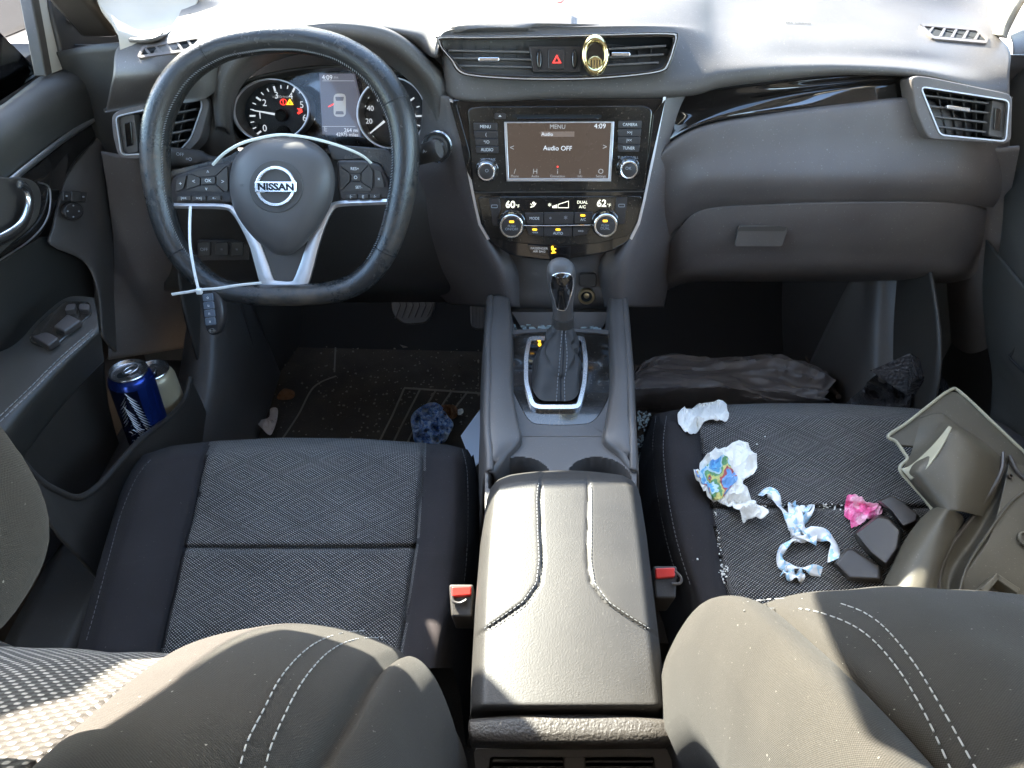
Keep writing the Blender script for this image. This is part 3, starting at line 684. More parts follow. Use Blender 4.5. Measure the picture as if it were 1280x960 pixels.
# angled bright edges of the fascia
for pts in ([(562, 127), (570, 130), (587, 190), (590, 226), (584, 215), (576, 178)], [(832, 124), (817, 143), (811, 192), (804, 226), (809, 222), (819, 180)]):
    mb = MB(); FSK.plate(mb, rounded(pts, 2), -.004, .0025); mb.build('fascia_edge_strip', M['gloss'], HU, bev=.0012)
for pts in ([(561.5, 124), (565, 124), (582, 186), (594, 250), (601, 280), (612, 299), (609, 300), (598, 281), (591, 250), (578, 186)], [(832.5, 121), (829.5, 121), (816, 192), (804, 250), (797, 278), (787, 298), (790, 300), (800, 280), (807, 250), (819, 192)]):
    mb = MB(); FSK.plate(mb, pts, -.006, .0015); mb.build('chrome_line', M['satin'], HU)
inner = rounded([(584, 136), (598, 133), (806, 132), (816, 137), (806, 238), (592, 240)], 6)
mb = MB(); FSK.plate(mb, inner, -.002, .0032); IU = mb.build('infotainment_unit', M['gloss2'], D, bev=.0018, seg=3)
mb = MB(); FSK.plate(mb, rp(640, 143.5, 752, 147.5, 1.5), .003, .0042); mb.build('disc_slot', M['black'], IU)
mb = MB(); FSK.plate(mb, rp(646, 147, 748, 150.5, 1), .003, .006); mb.build('disc_slot_lip', M['gloss'], IU, bev=.0008)
mb = MB(); FSK.plate(mb, rp(618, 142, 632, 149, 1), .003, .0055); mb.build('eject_button', M['padkey'], IU, bev=.0006)
mb = MB(); FSK.plate(mb, [(625, 143.6), (627, 146), (623, 146)], .0055, .006); mb.build('eject_symbol', M['white'], IU)
so = [(630, 152.5), (768, 152), (764, 227), (633, 227)]; si = [(633.5, 154), (764, 153.5), (760.5, 223), (636, 223)]
mb = MB(); FSK.ring(mb, so, si, .002, .0062); mb.build('screen_bezel', M['satin'], IU, bev=.0006)
mb = MB(); FSK.plate(mb, si, .002, .0045); sc = mb.build('touch_screen', M['screen'], IU)
hs = .0049
T = lambda s_, x, y, h_, m_='litdim', **k: FSK.text(s_, x, y, h_, M[m_], sc, h=hs + .0006, **k)
mb = MB(); FSK.plate(mb, [(676, 164.5), (718, 164.5), (718, 171), (676, 171)], .0045, hs); mb.build('menu_bar', M['screenbar'], sc)
T('MENU', 697, 158.6, 5); T('4:09', 750, 157.8, 6, 'lit'); T('Audio', 684, 167.8, 4.2, 'lit'); T('Audio OFF', 697, 185.5, 5.6, 'lit')
T('<', 640, 185, 7); T('>', 756, 184, 7)
for x, a, b_ in ((643.5, '/', 'Phone'), (669, 'H', 'Audio'), (697, 'i', 'Connection'), (725, 'i', 'Info'), (751, 'O', 'Settings')):
    T(a, x, 214.5, 6); T(b_, x, 220.3, 3.0, wide=.9)
mb = MB(); FSK.plate(mb, el(697, 208.5, 1.2, n=10), .0045, hs + .0006); mb.build('alert_dot', M['redlamp'], sc)
def button(F, pts, txt, par, sz=4.2, m_='padkey', tm='white', h0=.002, h1=.0060, tx=0, ty=0, wide=.9, nm='button'):
    mb = MB(); F.plate(mb, rounded(pts, .8, 2), h0, h1); b_ = mb.build(nm, M[m_], par, bev=.0007)
    cx = sum(p[0] for p in pts) / len(pts) + tx; cy = sum(p[1] for p in pts) / len(pts) + ty
    if txt: F.text(txt, cx, cy, sz, M[tm], par, h=h1 + .0006, wide=wide)
    return b_
for k, t in enumerate(('MENU', '(', '*/O', 'AUDIO')):
    y = 154 + k * 9.6; dx = k * 1.0
    button(FSK, [(591.5 + dx, y), (621.5 + dx * .4, y), (621.8 + dx * .4, y + 9), (592.3 + dx, y + 9)], t, IU, 3.8)
for k, t in enumerate(('CAMERA', '>>|', '|<<', 'TUNER')):
    y = 151.3 + k * 9.8; dx = k * .9
    button(FSK, [(773 - dx * .2, y), (802.5 - dx, y), (801.8 - dx, y + 9.2), (772.8 - dx * .2, y + 9.2)], t, IU, 3.6)
def knob(F, px, py, ro, rc, par, name='volume_knob', hh=.016, txt=None, h0=.002):
    s_ = F.scale(px, py); c = F.at(px, py, h0); c = F.at(px, py, hh * .6) - F.N * (hh * .6 - h0)
    mb = MB(); mb.lathe(c, F.N, [(ro * s_, 0), (ro * s_, .003), (ro * s_ * .93, .004), (ro * s_ * .90, hh * .85), (rc * s_ * 1.08, hh)], 48); k = mb.build(name, M['gloss2'], par, ang=30)
    mb = MB(); mb.lathe(c, F.N, [(rc * s_ * 1.06, hh * .6), (rc * s_ * 1.06, hh + .0006), (rc * s_ * 1.0, hh + .0014), (rc * s_ * .86, hh + .0012), (rc * s_ * .84, hh - .0005)], 48); mb.build('knob_ring', M['chrome'], k, ang=40)
    mb = MB(); mb.lathe(c, F.N, [(rc * s_ * .85, hh - .001), (rc * s_ * .85, hh + .0002), (rc * s_ * .6, hh + .0007)], 40); mb.build('knob_face', M['padkey'], k, ang=40)
    return k, hh + h0
k, hh = knob(FSK, 608.5, 213.5, 14.5, 10.3, IU)
FSK.text('O', 608.5, 213.5, 4, M['whitedim'], k, h=hh + .001); FSK.text('VOL/PWR', 610, 199.5, 3.0, M['whitedim'], IU, h=.0045)
k, hh = knob(FSK, 785.5, 211, 14.5, 10.3, IU, 'tuner_knob')
FSK.text('OK', 785.5, 210.5, 3.6, M['whitedim'], k, h=hh + .001); FSK.text('TUNE/SCROLL', 785, 197, 2.8, M['whitedim'], IU, h=.0045)
mb = MB(); FSK.plate(mb, [(589, 239.6), (808, 238.4), (808, 240), (589, 241.2)], -.001, .0012); mb.build('stack_split_line', M['dark'], HU)
# ---- climate panel
CP_o = rounded([(597, 246), (803, 245), (797, 275), (788, 294), (750, 304), (697, 308), (645, 304), (610, 296), (602, 276)], 5)
mb = MB(); FSK.plate(mb, CP_o, -.002, .0025); CP = mb.build('climate_panel', M['gloss2'], D, bev=.0012)
mb = MB(); FSK.plate(mb, [(628, 248.5), (768, 247.5), (766, 264), (630, 265)], .002, .0034); mb.build('climate_display', M['gloss'], CP)
T2 = lambda s_, x, y, h_, m_='litlcd', **k: FSK.text(s_, x, y, h_, M[m_], CP, h=.0042, **k)
T2('60', 638, 256, 8.5, bold=.02); T2('°F', 647, 258, 4); T2('62', 752, 254.5, 8.5, bold=.02); T2('°F', 761, 257, 4); T2('DUAL', 728, 253, 3.6); T2('A/C', 728, 258.7, 3.6)
T2('*', 687, 258, 7)
mb = MB()
for k in range(3): FSK.plate(mb, [(690.5 + k * 2.1, 260), (690.5 + k * 2.1, 257.6 - k * .7), (692.2 + k * 2.1, 257.2 - k * .7), (692.2 + k * 2.1, 260)], .0034, .0042)
FSK.ring(mb, [(697.5, 260), (697.5, 255.3), (711, 251), (711, 260)], [(698.1, 259.4), (698.1, 255.8), (710.4, 251.9), (710.4, 259.4)], .0034, .0042)
mb.build('fan_speed_bars', M['litlcd'], CP)
mb = MB(); FSK.plate(mb, el(667, 254, 1.7, n=12), .0034, .0042); mb.tube([FSK.at(663, 259, .0042), FSK.at(667, 258, .0042), FSK.at(670, 254, .0042)], .0007, 6); mb.tube([FSK.at(663, 254.5, .0042), FSK.at(665.5, 257, .0042)], .0004, 6); mb.build('airflow_symbol', M['litlcd'], CP)
for pts, s_ in (([(611, 248), (624.5, 248), (626, 262), (622, 272), (626, 283), (616, 282)], 1), ([(784.5, 246.5), (770.5, 247), (769, 262), (773, 271), (771, 281), (781, 280)], 1)):
    b_ = button(FSK, pts, None, CP, m_='padkey', h0=.0, h1=.0045)
    cx, cy = (618, 258) if pts[0][0] < 700 else (777, 257)
    mb = MB(); FSK.ring(mb, rp(cx - 4, cy - 2, cx + 4, cy + 2, 1), rp(cx - 3.3, cy - 1.4, cx + 3.3, cy + 1.4, .6), .0045, .0052); mb.build('demist_symbol', M['whitedim'], CP)
button(FSK, [(656, 266.5), (679, 266), (679, 280), (658, 280)], 'MODE', CP, 3.4); button(FSK, [(680, 266), (717, 265.8), (717, 279.6), (680, 280)], None, CP, 3.4)
FSK.text('*', 688, 274, 5, M['whitedim'], CP, h=.0066); FSK.text('*', 707, 274, 7, M['whitedim'], CP, h=.0066)
button(FSK, [(718, 265.8), (741, 265.5), (739, 279.4), (718, 279.6)], 'A/C', CP, 3.2, ty=2)
mb = MB(); mb.tube([FSK.at(656, 282.2, .006), FSK.at(697, 282.2, .007), FSK.at(738, 281.6, .006)], .0009, 8); mb.build('chrome_line', M['chrome'], CP)
button(FSK, [(657, 284), (679, 284.5), (679, 295.5), (661, 293)], '<=>', CP, 3.2, ty=1.5); button(FSK, [(680, 284.5), (715, 284.3), (715, 295.6), (680, 295.6)], 'AUTO', CP, 3.4, ty=1.8)
button(FSK, [(716, 284.3), (738, 283.5), (734, 293), (716, 295.4)], '<=>', CP, 3.2)
for x, y, w in ((728.5, 269.4, 3), (668.3, 287, 3), (697.5, 287, 3)):
    mb = MB(); FSK.plate(mb, rp(x - w, y - 1.2, x + w, y + 1.2, 1), .005, .0068); mb.build('indicator_lamp', M['amber'], CP)
for x, y, t in ((639.5, 281, 'ON/OFF'), (756.5, 280, 'DUAL')):
    k, hh = knob(FSK, x, y, 17.5, 13.8, CP, 'temperature_knob', .018)
    FSK.text('PUSH', x, y + 1.8, 2.8, M['whitedim'], k, h=hh + .001); FSK.text(t, x, y + 5.6, 3.1, M['whitedim'], k, h=hh + .001)
    mb = MB(); FSK.plate(mb, rp(x - 3, y - 5.2, x + 3, y - 2.4, 1), hh, hh + .001); mb.build('indicator_lamp', M['amber'], k)
    for a0, mm in ((140, 'fobkey'), (0, 'redlamp')):
        pass
mb = MB(); FSK.plate(mb, rounded([(659, 305.5), (697, 308.5), (735, 304.5), (734, 314), (716, 318), (680, 320), (663, 316)], 3), -.001, .0018); ap = mb.build('airbag_indicator', M['gloss'], D, bev=.0008)
FSK.text('PASSENGER', 674, 310.6, 2.9, M['litdim'], ap, h=.0026); FSK.text('AIR BAG', 674, 314.4, 2.9, M['litdim'], ap, h=.0026)
mb = MB(); c_ = FSK.at(691.5, 310, .0022)
FSK.plate(mb, el(690.5, 309.2, 1.6, n=12), .0018, .003); mb.tube([FSK.at(691, 311.5, .003), FSK.at(692.5, 316, .003)], .0018, 8); mb.tube([FSK.at(689, 311.5, .003), FSK.at(695, 311, .003)], .0008, 8); mb.tube([FSK.at(689, 316.5, .003), FSK.at(695, 315.5, .003)], .0008, 8)
mb.build('airbag_symbol', M['amber'], ap)
# start button
FB = Frame(P(547, 183, y=1.052), (-.12, -.96, .24))
s_ = FB.scale(547, 183)
mb = MB(); mb.lathe(FB.at(547, 183), FB.N, [(19.5 * s_, -.006), (19.5 * s_, .003), (18 * s_, .005), (15 * s_, .0045), (13.5 * s_, .001)], 48); sb = mb.build('start_button', M['chrome'], D, ang=30)
mb = MB(); mb.lathe(FB.at(547, 183), FB.N, [(14 * s_, .0), (14 * s_, .003), (10.5 * s_, .0045), (10 * s_, .003)], 48); mb.build('button_well', M['dark'], sb, ang=30)
mb = MB(); mb.lathe(FB.at(547, 183), FB.N, [(10 * s_, .0), (10 * s_, .006), (8.5 * s_, .0065)], 48); mb.build('button_cap', M['padkey'], sb, ang=30)
FB.text('ENGINE', 547, 180, 3, M['whitedim'], sb, h=.0072); FB.text('START', 547, 185, 3, M['whitedim'], sb, h=.0072)
# ---- lower stack: recess panel with power socket
patch('lower_stack_panel', [[P(600, 300, y=1.07), P(697, 318, y=1.06), P(800, 300, y=1.07)], [P(612, 330, y=1.06), P(697, 336, y=1.045), P(785, 330, y=1.06)],
                            [P(618, 355, y=1.045), P(697, 357, y=1.035), P(780, 355, y=1.045)], [P(620, 384, y=1.035), P(697, 386, y=1.03), P(776, 384, y=1.035)], [P(620, 390, y=1.10), P(697, 392, y=1.10), P(776, 390, y=1.10)]], M['mid'], D, 30, 24)
FO = Frame(P(733, 370, y=1.030), (0, -.97, .24)); s_ = FO.scale(733, 370)
mb = MB(); mb.lathe(FO.at(733, 370), FO.N, [(10.5 * s_, -.002), (10.5 * s_, .003), (9.5 * s_, .005), (7.2 * s_, .005), (6.8 * s_, .0)], 40); so_ = mb.build('power_socket', M['socket'], D, ang=40)
mb = MB(); mb.lathe(FO.at(733, 370), FO.N, [(7.2 * s_, .0005), (7.2 * s_, .0015)], 30); mb.build('socket_well', M['black'], so_)
mb = MB(); mb.lathe(FO.at(733, 369), FO.N, [(3.4 * s_, .0), (3.4 * s_, .004), (2.0 * s_, .0045)], 24); mb.build('socket_contact', M['socket'], so_)
mb = MB(); FO.plate(mb, rp(724, 342, 746, 359, 4), -.004, .004); mb.build('socket_cap', M['dark'], D, bev=.002)
# ================================================================== STEERING COLUMN
FW = Frame(P(350, 212, y=.97), (0, -.906, .4226))
SC = thing('steering_column', 'dark steering column shroud with control stalks on both sides behind the wheel', 'steering column', P(350, 215, y=1.06))
c0 = P(352, 226, y=1.05)
mb = MB(); mb.lathe(c0 + FW.N * .03, -FW.N, [(.045, 0), (.06, .01), (.065, .1), (.06, .14)], 32, ex=1, ey=.9); mb.build('column_shroud', M['dark'], SC, ang=50)
def stalk(pts, rr, lab, marks):
    mb = MB(); mb.tube(crv(pts, 16), [lin(rr, i / 16) for i in range(17)], 20, flat=.62, up=FW.N); st = mb.build('control_stalk', M['dark'], SC, ang=50); return st
st = stalk([P(325, 208, y=1.03), P(268, 203, y=1.02), P(240, 199, y=1.015), P(208, 197, y=1.01)], [(0, .007), (.4, .009), (.5, .0135), (.95, .0145), (1, .012)], '', 0)
FT = Frame(P(235, 197, y=1.0), (0, -.906, .4226))
FT.text('OFF', 225, 193, 4, M['whitedim'], st, h=.0002, rot=-.1); FT.text('=O', 236, 199, 4, M['whitedim'], st, h=.0002, rot=-.1)
st = stalk([P(430, 208, y=1.05), P(500, 198, y=1.03), P(520, 195, y=1.015), P(549, 186, y=.995)], [(0, .006), (.5, .008), (.62, .0125), (.97, .0145), (1, .012)], '', 0)
FT2 = Frame(P(535, 190, y=.995), (0, -.906, .4226)); FT2.text('A-', 531, 189, 4, M['whitedim'], st, h=.0002, rot=.2)
# ================================================================== STEERING WHEEL
SW = thing('steering_wheel', 'black leather flat-bottomed steering wheel with silver spokes and worn rim', 'steering wheel', P(350, 212, y=.97))
rimpx = [(194, 195), (201, 140), (228, 92), (272, 62), (320, 51), (352, 49), (385, 51), (430, 64), (472, 94), (499, 140), (507, 195), (500, 255), (484, 308), (458, 345), (420, 364), (350, 369), (285, 364), (248, 343), (218, 305), (201, 255)]
n = 160; cl = crv([FW.at(x, y, 0) for x, y in rimpx], n, True)
rr = []
for i in range(n):
    t = i / n * len(rimpx); a = t % len(rimpx)
    # thumb swells at ten and two, slimmer bottom
    r_ = .0172
    for c_, w, am in ((1.2, 1.3, .0022), (8.8, 1.3, .0022), (15, 2.2, -.0022), (19.5, 1.0, .001), (10.7, 1.0, .001)):
        d = min(abs(a - c_), len(rimpx) - abs(a - c_)); r_ += am * math.exp(-(d / w) ** 2)
    rr.append(r_)
mb = MB(); mb.tube(cl, rr, 24, closed=True, flat=1.12, up=FW.N); rim = mb.build('rim', M['leather'], SW, ang=80)
# inner-edge lacing
ctr = FW.at(350, 212); mb = MB()
for i in range(n * 2):
    j = (i / 2) % n; a = cl[int(j)].lerp(cl[(int(j) + 1) % n], j % 1); r_ = rr[int(j)]
    inn = (ctr - a); inn -= FW.N * inn.dot(FW.N); inn.normalize(); tg = (cl[(int(j) + 1) % n] - cl[int(j)]).normalized()
    pc = a + inn * r_ * .80 + FW.N * r_ * .70
    if 12.6 < j / n * 20 < 17.4: continue
    mb.tube([pc - tg * .0012 - inn * .0014, pc + tg * .0012 + inn * .0014], .00055, 4)
mb.build('rim_stitching', M['threaddk'], rim)
for idx in (22, 70, 97, 142):   # seams across the leather sections
    a = cl[idx]; t = (cl[idx + 1] - cl[idx - 1]).normalized(); u = FW.N; w = t.cross(u); r_ = rr[idx] * 1.004
    mb = MB(); mb.tube([a + u * math.cos(q * .3142) * r_ * 1.12 + w * math.sin(q * .3142) * r_ for q in range(20)], .0007, 5, closed=True); mb.build('rim_seam', M['seam'], rim)
# worn patches where the clear coat has gone (patches follow the rim)
# silver spokes
FS2 = Frame(FW.o - FW.N * .004, FW.N)
def strip(pts, wd, h0, h1, par, mt, name, bev=.002):
    pts = c2(pts, 50, False); L = []; Rr = []
    for i, p in enumerate(pts):
        a = V((*pts[max(0, i - 1)], 0)); b = V((*pts[min(len(pts) - 1, i + 1)], 0)); t = (b - a).normalized(); nn = V((-t.y, t.x, 0)); w = lin(wd, i / (len(pts) - 1))
        L.append((p[0] + nn.x * w, p[1] + nn.y * w)); Rr.append((p[0] - nn.x * w, p[1] - nn.y * w))
    mb = MB(); O = [FS2.at(x, y, h1) for x, y in L]; I = [FS2.at(x, y, h1) for x, y in Rr]; k = len(O)
    O0 = [q - FW.N * (h1 - h0) for q in O]; I0 = [q - FW.N * (h1 - h0) for q in I]; C_ = [(a + b) / 2 + FW.N * .002 for a, b in zip(O, I)]
    vs = O + I + O0 + I0 + C_; fs = []
    for i in range(k - 1): fs += [(i, 4 * k + i, 4 * k + i + 1, i + 1), (4 * k + i, k + i, k + i + 1, 4 * k + i + 1), (i + 1, i, 2 * k + i, 2 * k + i + 1)[::-1], (k + i, k + i + 1, 3 * k + i + 1, 3 * k + i)[::-1], (2 * k + i, 3 * k + i, 3 * k + i + 1, 2 * k + i + 1)]
    fs += [(0, k, 3 * k, 2 * k), (k - 1, 2 * k - 1, 4 * k - 1, 3 * k - 1)]
    mb.add(vs, fs); return mb.build(name, mt, par, ang=50)
# dark infill behind the lower spokes
mb = MB(); FS2.plate(mb, rounded([(290, 255), (306, 282), (330, 352), (340, 360), (374, 360), (384, 350), (402, 284), (416, 252), (352, 290)], 5), -.012, -.002); mb.build('lower_spoke_infill', M['dark'], SW, bev=.002)
mb = MB(); FS2.plate(mb, rounded([(322, 296), (356, 314), (388, 296), (380, 350), (372, 352), (338, 352)], 5), -.004, .001); mb.build('lower_spoke_cover', M['hubdark'], SW, bev=.003)
strip([(209, 257), (245, 257.5), (280, 258.5), (292, 264), (304, 280), (318, 305), (328, 335), (336, 357), (352, 360.5), (372, 358), (382, 336), (391, 306), (402, 278), (414, 259), (428, 254.5), (460, 253), (489, 252)],
      [(0, 3.4), (.18, 3.6), (.24, 4.6), (.36, 8), (.46, 9.5), (.52, 8.5), (.58, 9.5), (.66, 8), (.76, 5.5), (.84, 3.8), (1, 3.4)], -.004, .003, SW, M['satin'], 'silver_spoke')
# button pods
podL = rounded([(209, 236), (216, 219), (250, 208), (289, 202), (292, 230), (290, 254), (209, 254)], 5)
podR = rounded([(421, 200), (455, 200), (476, 206), (487, 228), (488, 249), (425, 251), (420, 230)], 5)
for pd in (podL, podR):
    mb = MB(); FS2.plate(mb, pd, -.014, .004); mb.build('spoke_pod', M['padkey'], SW, bev=.003, seg=3)
# shoulder skins between the pods and the rim
for pts in ([(196, 228), (210, 214), (252, 204), (284, 196), (300, 186), (300, 206), (250, 211), (214, 222), (208, 262), (200, 268)], [(408, 180), (440, 182), (486, 186), (503, 215), (499, 262), (489, 254), (478, 206), (455, 199), (415, 201)]):
    mb = MB(); FS2.plate(mb, rounded(pts, 6), -.014, -.001); mb.build('spoke_skin', M['leather'], SW, bev=.004, seg=3)
def wbtn(pts, txt=None, sz=4, rot=0, h1=.0075):
    mb = MB(); FS2.plate(mb, rounded(pts, 1.5, 3), .003, h1); b_ = mb.build('spoke_button', M['dark'], SW, bev=.001)
    if txt: FS2.text(txt, sum(p[0] for p in pts) / len(pts), sum(p[1] for p in pts) / len(pts), sz, M['white'], b_, h=h1 + .0006, rot=rot)
wbtn([(236, 216), (283, 207), (270, 219), (250, 221)], '^', 5); wbtn([(250, 222), (236, 217.5), (232, 237), (250, 231)], '<', 5); wbtn([(284, 208), (271, 220), (271, 230), (281, 240), (285, 238)], '>', 5)
wbtn([(232, 238.5), (250, 232.5), (270, 231.5), (279, 240)], 'v', 5); wbtn([(251, 222.5), (269, 220.5), (269, 230), (251, 231)], 'OK', 4)
wbtn([(221, 224), (233, 219), (229, 236), (219, 240)], '+', 5)
for k, t in enumerate(('|<<', '>>|', '<-')): wbtn([(221 + k * 19, 245), (238 + k * 19, 244.4), (238 + k * 19, 251), (221 + k * 19, 251)], t, 3.5)
wbtn([(425, 206), (460, 206), (451, 216), (438, 216)], 'RES+', 3.5); wbtn([(424, 208), (437, 217), (437, 227), (426, 238)], None); wbtn([(461, 207), (452, 217), (452, 227), (465, 236), (466, 214)], None)
wbtn([(427, 239), (438, 228), (451, 228), (465, 237), (462, 239)], 'SET-', 3.2); wbtn([(438.5, 217.5), (450.5, 217.5), (450.5, 226.5), (438.5, 226.5)], 'O', 4); wbtn([(468, 211), (476, 214), (481, 234), (469, 234)], 'x', 4)
for k, t in enumerate(('(-', '(|', '/-')): wbtn([(432 + k * 15, 243), (445.5 + k * 15, 242.6), (445.5 + k * 15, 248), (432 + k * 15, 248.4)], t, 3.5)
# airbag cover: domed
hubpx = c2([(287, 226), (292, 200), (308, 182), (330, 173), (352, 171), (376, 173), (398, 182), (413, 199), (419, 224), (415, 252), (401, 280), (384, 302), (366, 317), (352, 319), (338, 314), (316, 296), (298, 272), (289, 250)], 72)
mb = MB(); hc = (352, 238); rings = []
for s_, h_ in ((1.0, -.010), (1.0, .008), (.97, .016), (.88, .024), (.72, .030), (.52, .0335)):
    rings.append([FW.at(hc[0] + (x - hc[0]) * s_, hc[1] + (y - hc[1]) * s_, h_) for x, y in hubpx])
for s_, h_ in ((.505, .0325),):
    pass
vs = [p for r_ in rings for p in r_]; fs = []; k = len(hubpx)
for i in range(len(rings) - 1):
    for j in range(k): fs.append((i * k + j, i * k + (j + 1) % k, (i + 1) * k + (j + 1) % k, (i + 1) * k + j)[::-1])
fs.append([(len(rings) - 1) * k + j for j in range(k)][::-1]); mb.add(vs, fs)
hub = mb.build('airbag_cover', M['hub'], SW, ang=60)
FH = Frame(FW.o + FW.N * .0335, FW.N)
mb = MB(); FH.plate(mb, el(345, 233, 34, 33, 60), -.006, .0012); mb.build('emblem_dish', M['hubdark'], hub, bev=.001)
mb = MB(); q = el(344, 233, 25.5, 25.5, 60); qi = el(344, 233, 21, 21, 60); FH.ring(mb, q, qi, .001, .005); mb.build('emblem_ring', M['chrome'], hub, bev=.0012, seg=3)
mb = MB(); FH.plate(mb, rp(318, 227, 370.5, 240.5, 1.2), .002, .0062); eb = mb.build('emblem_bar', M['chrome'], hub, bev=.001)
FH.text('NISSAN', 344.5, 234, 8.2, M['seam'], hub, h=.0068, wide=1.16, bold=.035)
FH.text('SRS', 303, 232, 3.2, M['hubdark'], hub, h=.0004 - .004); FH.text('AIRBAG', 346, 274, 3.2, M['hubdark'], hub, h=-.004 + .0004)
# ================================================================== CENTRE CONSOLE
CC = thing('centre_console', 'grey centre console with padded armrest, cup holders and glossy shifter plate between the seats', 'console', (.035, .7, 0))
FZ = Frame(V((0, .84, .435)), (0, -.10, .995))      # console deck, slightly nose-down
def deck(x, y, h=0): return FZ.at(x, y, h)
# deck ring round the shifter plate
dk_o = [(634, 413), (768, 413), (776, 432), (777, 470), (768, 510), (762, 545), (758, 546), (700, 552), (642, 546), (630, 510), (628, 470), (630, 430)]
plate_o = [(641, 418), (760, 418), (764, 445), (766, 475), (757, 505), (742, 526), (722, 531), (680, 531), (662, 526), (648, 503), (637, 475), (637, 445)]
mb = MB(); FZ.ring(mb, c2(dk_o, 72), c2(plate_o, 72), -.02, .006); mb.build('console_deck', M['mid'], CC, bev=.002, ang=50)
mb = MB(); FZ.plate(mb, c2(plate_o, 72), -.02, .003); sp_ = mb.build('shifter_plate', M['gloss2'], CC, bev=.001)
# storage tray in front with broken glass
tp = [(636, 392), (766, 392), (762, 424), (640, 424)]
mb = MB(); FZ.plate(mb, [(628, 384), (772, 384), (762, 420), (640, 420)], -.045, -.030); tr = mb.build('storage_tray', M['dark'], CC)
for a in ([(628, 384), (637, 384), (646, 420), (640, 420)], [(763, 384), (772, 384), (764, 420), (758, 420)]):
    mb = MB(); FZ.plate(mb, a, -.045, .004); mb.build('tray_wall', M['mid'], tr, bev=.002)
mb = MB(); q0 = [P(636, 390, y=1.045), P(768, 390, y=1.045)]
F3 = Frame(FZ.at(700, 412, -.029), (0, -.8, .6)); F3.plate(mb, [(640, 390), (764, 390), (752, 411), (652, 411)], -.004, 0); mb.build('tray_back', M['mid'], tr)
# side rails: a lofted raised band each side
def rail(lefts, rights, zt, name='console_side_rail'):
    rows = []
    for (py, xo, xi, z) in lefts:
        o = P(xo, py, z=z); i = P(xi, py, z=z)
        sgn = -1 if xo < xi else 1
        rows.append([V((o.x + sgn * .012, o.y, .06)), V((o.x + sgn * .010, o.y, z - .14)), V((o.x + sgn * .002, o.y, z - .012)), V((o.x - sgn * .006, o.y, z)), V((i.x + sgn * .006, i.y, z - .0005)), V((i.x, i.y, z - .008)), V((i.x - sgn * .003, i.y, z - .05))])
    return rows
RL = rail([(372, 612, 634, .462), (392, 611, 636, .46), (430, 609, 638, .458), (470, 609, 637, .457), (500, 608, 640, .456), (530, 608, 646, .456), (548, 609, 648, .455), (566, 610, 634, .452), (590, 610, 616, .446)], None, 0)
RR = rail([(372, 781, 764, .462), (392, 783, 764, .46), (430, 786, 766, .458), (470, 789, 768, .457), (500, 790, 765, .456), (530, 791, 760, .456), (548, 792, 758, .455), (566, 793, 776, .452), (590, 794, 790, .446)], None, 0)
patch('console_side_rail', RL, M['mid'], CC, 40, 44, flip=True); patch('console_side_rail', RR, M['mid'], CC, 40, 44)
# rear deck with two cup holders
cup_o = c2([(644, 553), (700, 556), (760, 553), (778, 566), (788, 585), (794, 620), (700, 640), (604, 620), (612, 588), (626, 566)], 72)
def zdeck(x, y): return P(x, y, z=.446)
FCu = Frame(V((0, .66, .446)), (0, 0, 1))
mb = MB(); lid = [(612, 600), (616, 582), (628, 562), (645, 550), (700, 555), (757, 550), (776, 562), (788, 582), (794, 600)]
cupL = el(645, 602, 38, 30, 40); cupR = el(752, 602, 38, 30, 40)
# build deck as grid with the cup wells pressed in
rows = []
cl_, cr_ = FCu.at(650, 600), FCu.at(749, 600)
for j in range(71):
    r_ = []
    for i in range(91):
        px = 606 + (796 - 606) * i / 90; py = 545 + (650 - 545) * j / 70; p = FCu.at(px, py)
        z = .446 + .004 * (1 if py < 556 + 0 * px else 0)
        for c_ in (cl_, cr_):
            d = (V((p.x, p.y)) - V((c_.x, c_.y))).length
            z = min(z, .446 - .075 * max(0, min(1, (.0385 - d) / .006)))
        r_.append(V((p.x, p.y, z)))
    rows.append(r_)
cd = link('cup_holder_deck', gridmesh('cup_holder_deck', rows), M['mid'], CC, solid=.003, ang=40)
mb = MB(); mb.box((.035, .56, .20), .165, .80, .30); mb.build('console_base', M['dark'], CC)
# seam between front and rear decks
mb = MB(); mb.tube([deck(x, y, .0066) for x, y in c2([(645, 549), (660, 551), (700, 554), (740, 551), (759, 549)], 20, False)], .0009, 6); mb.build('deck_seam', M['seam'], CC)
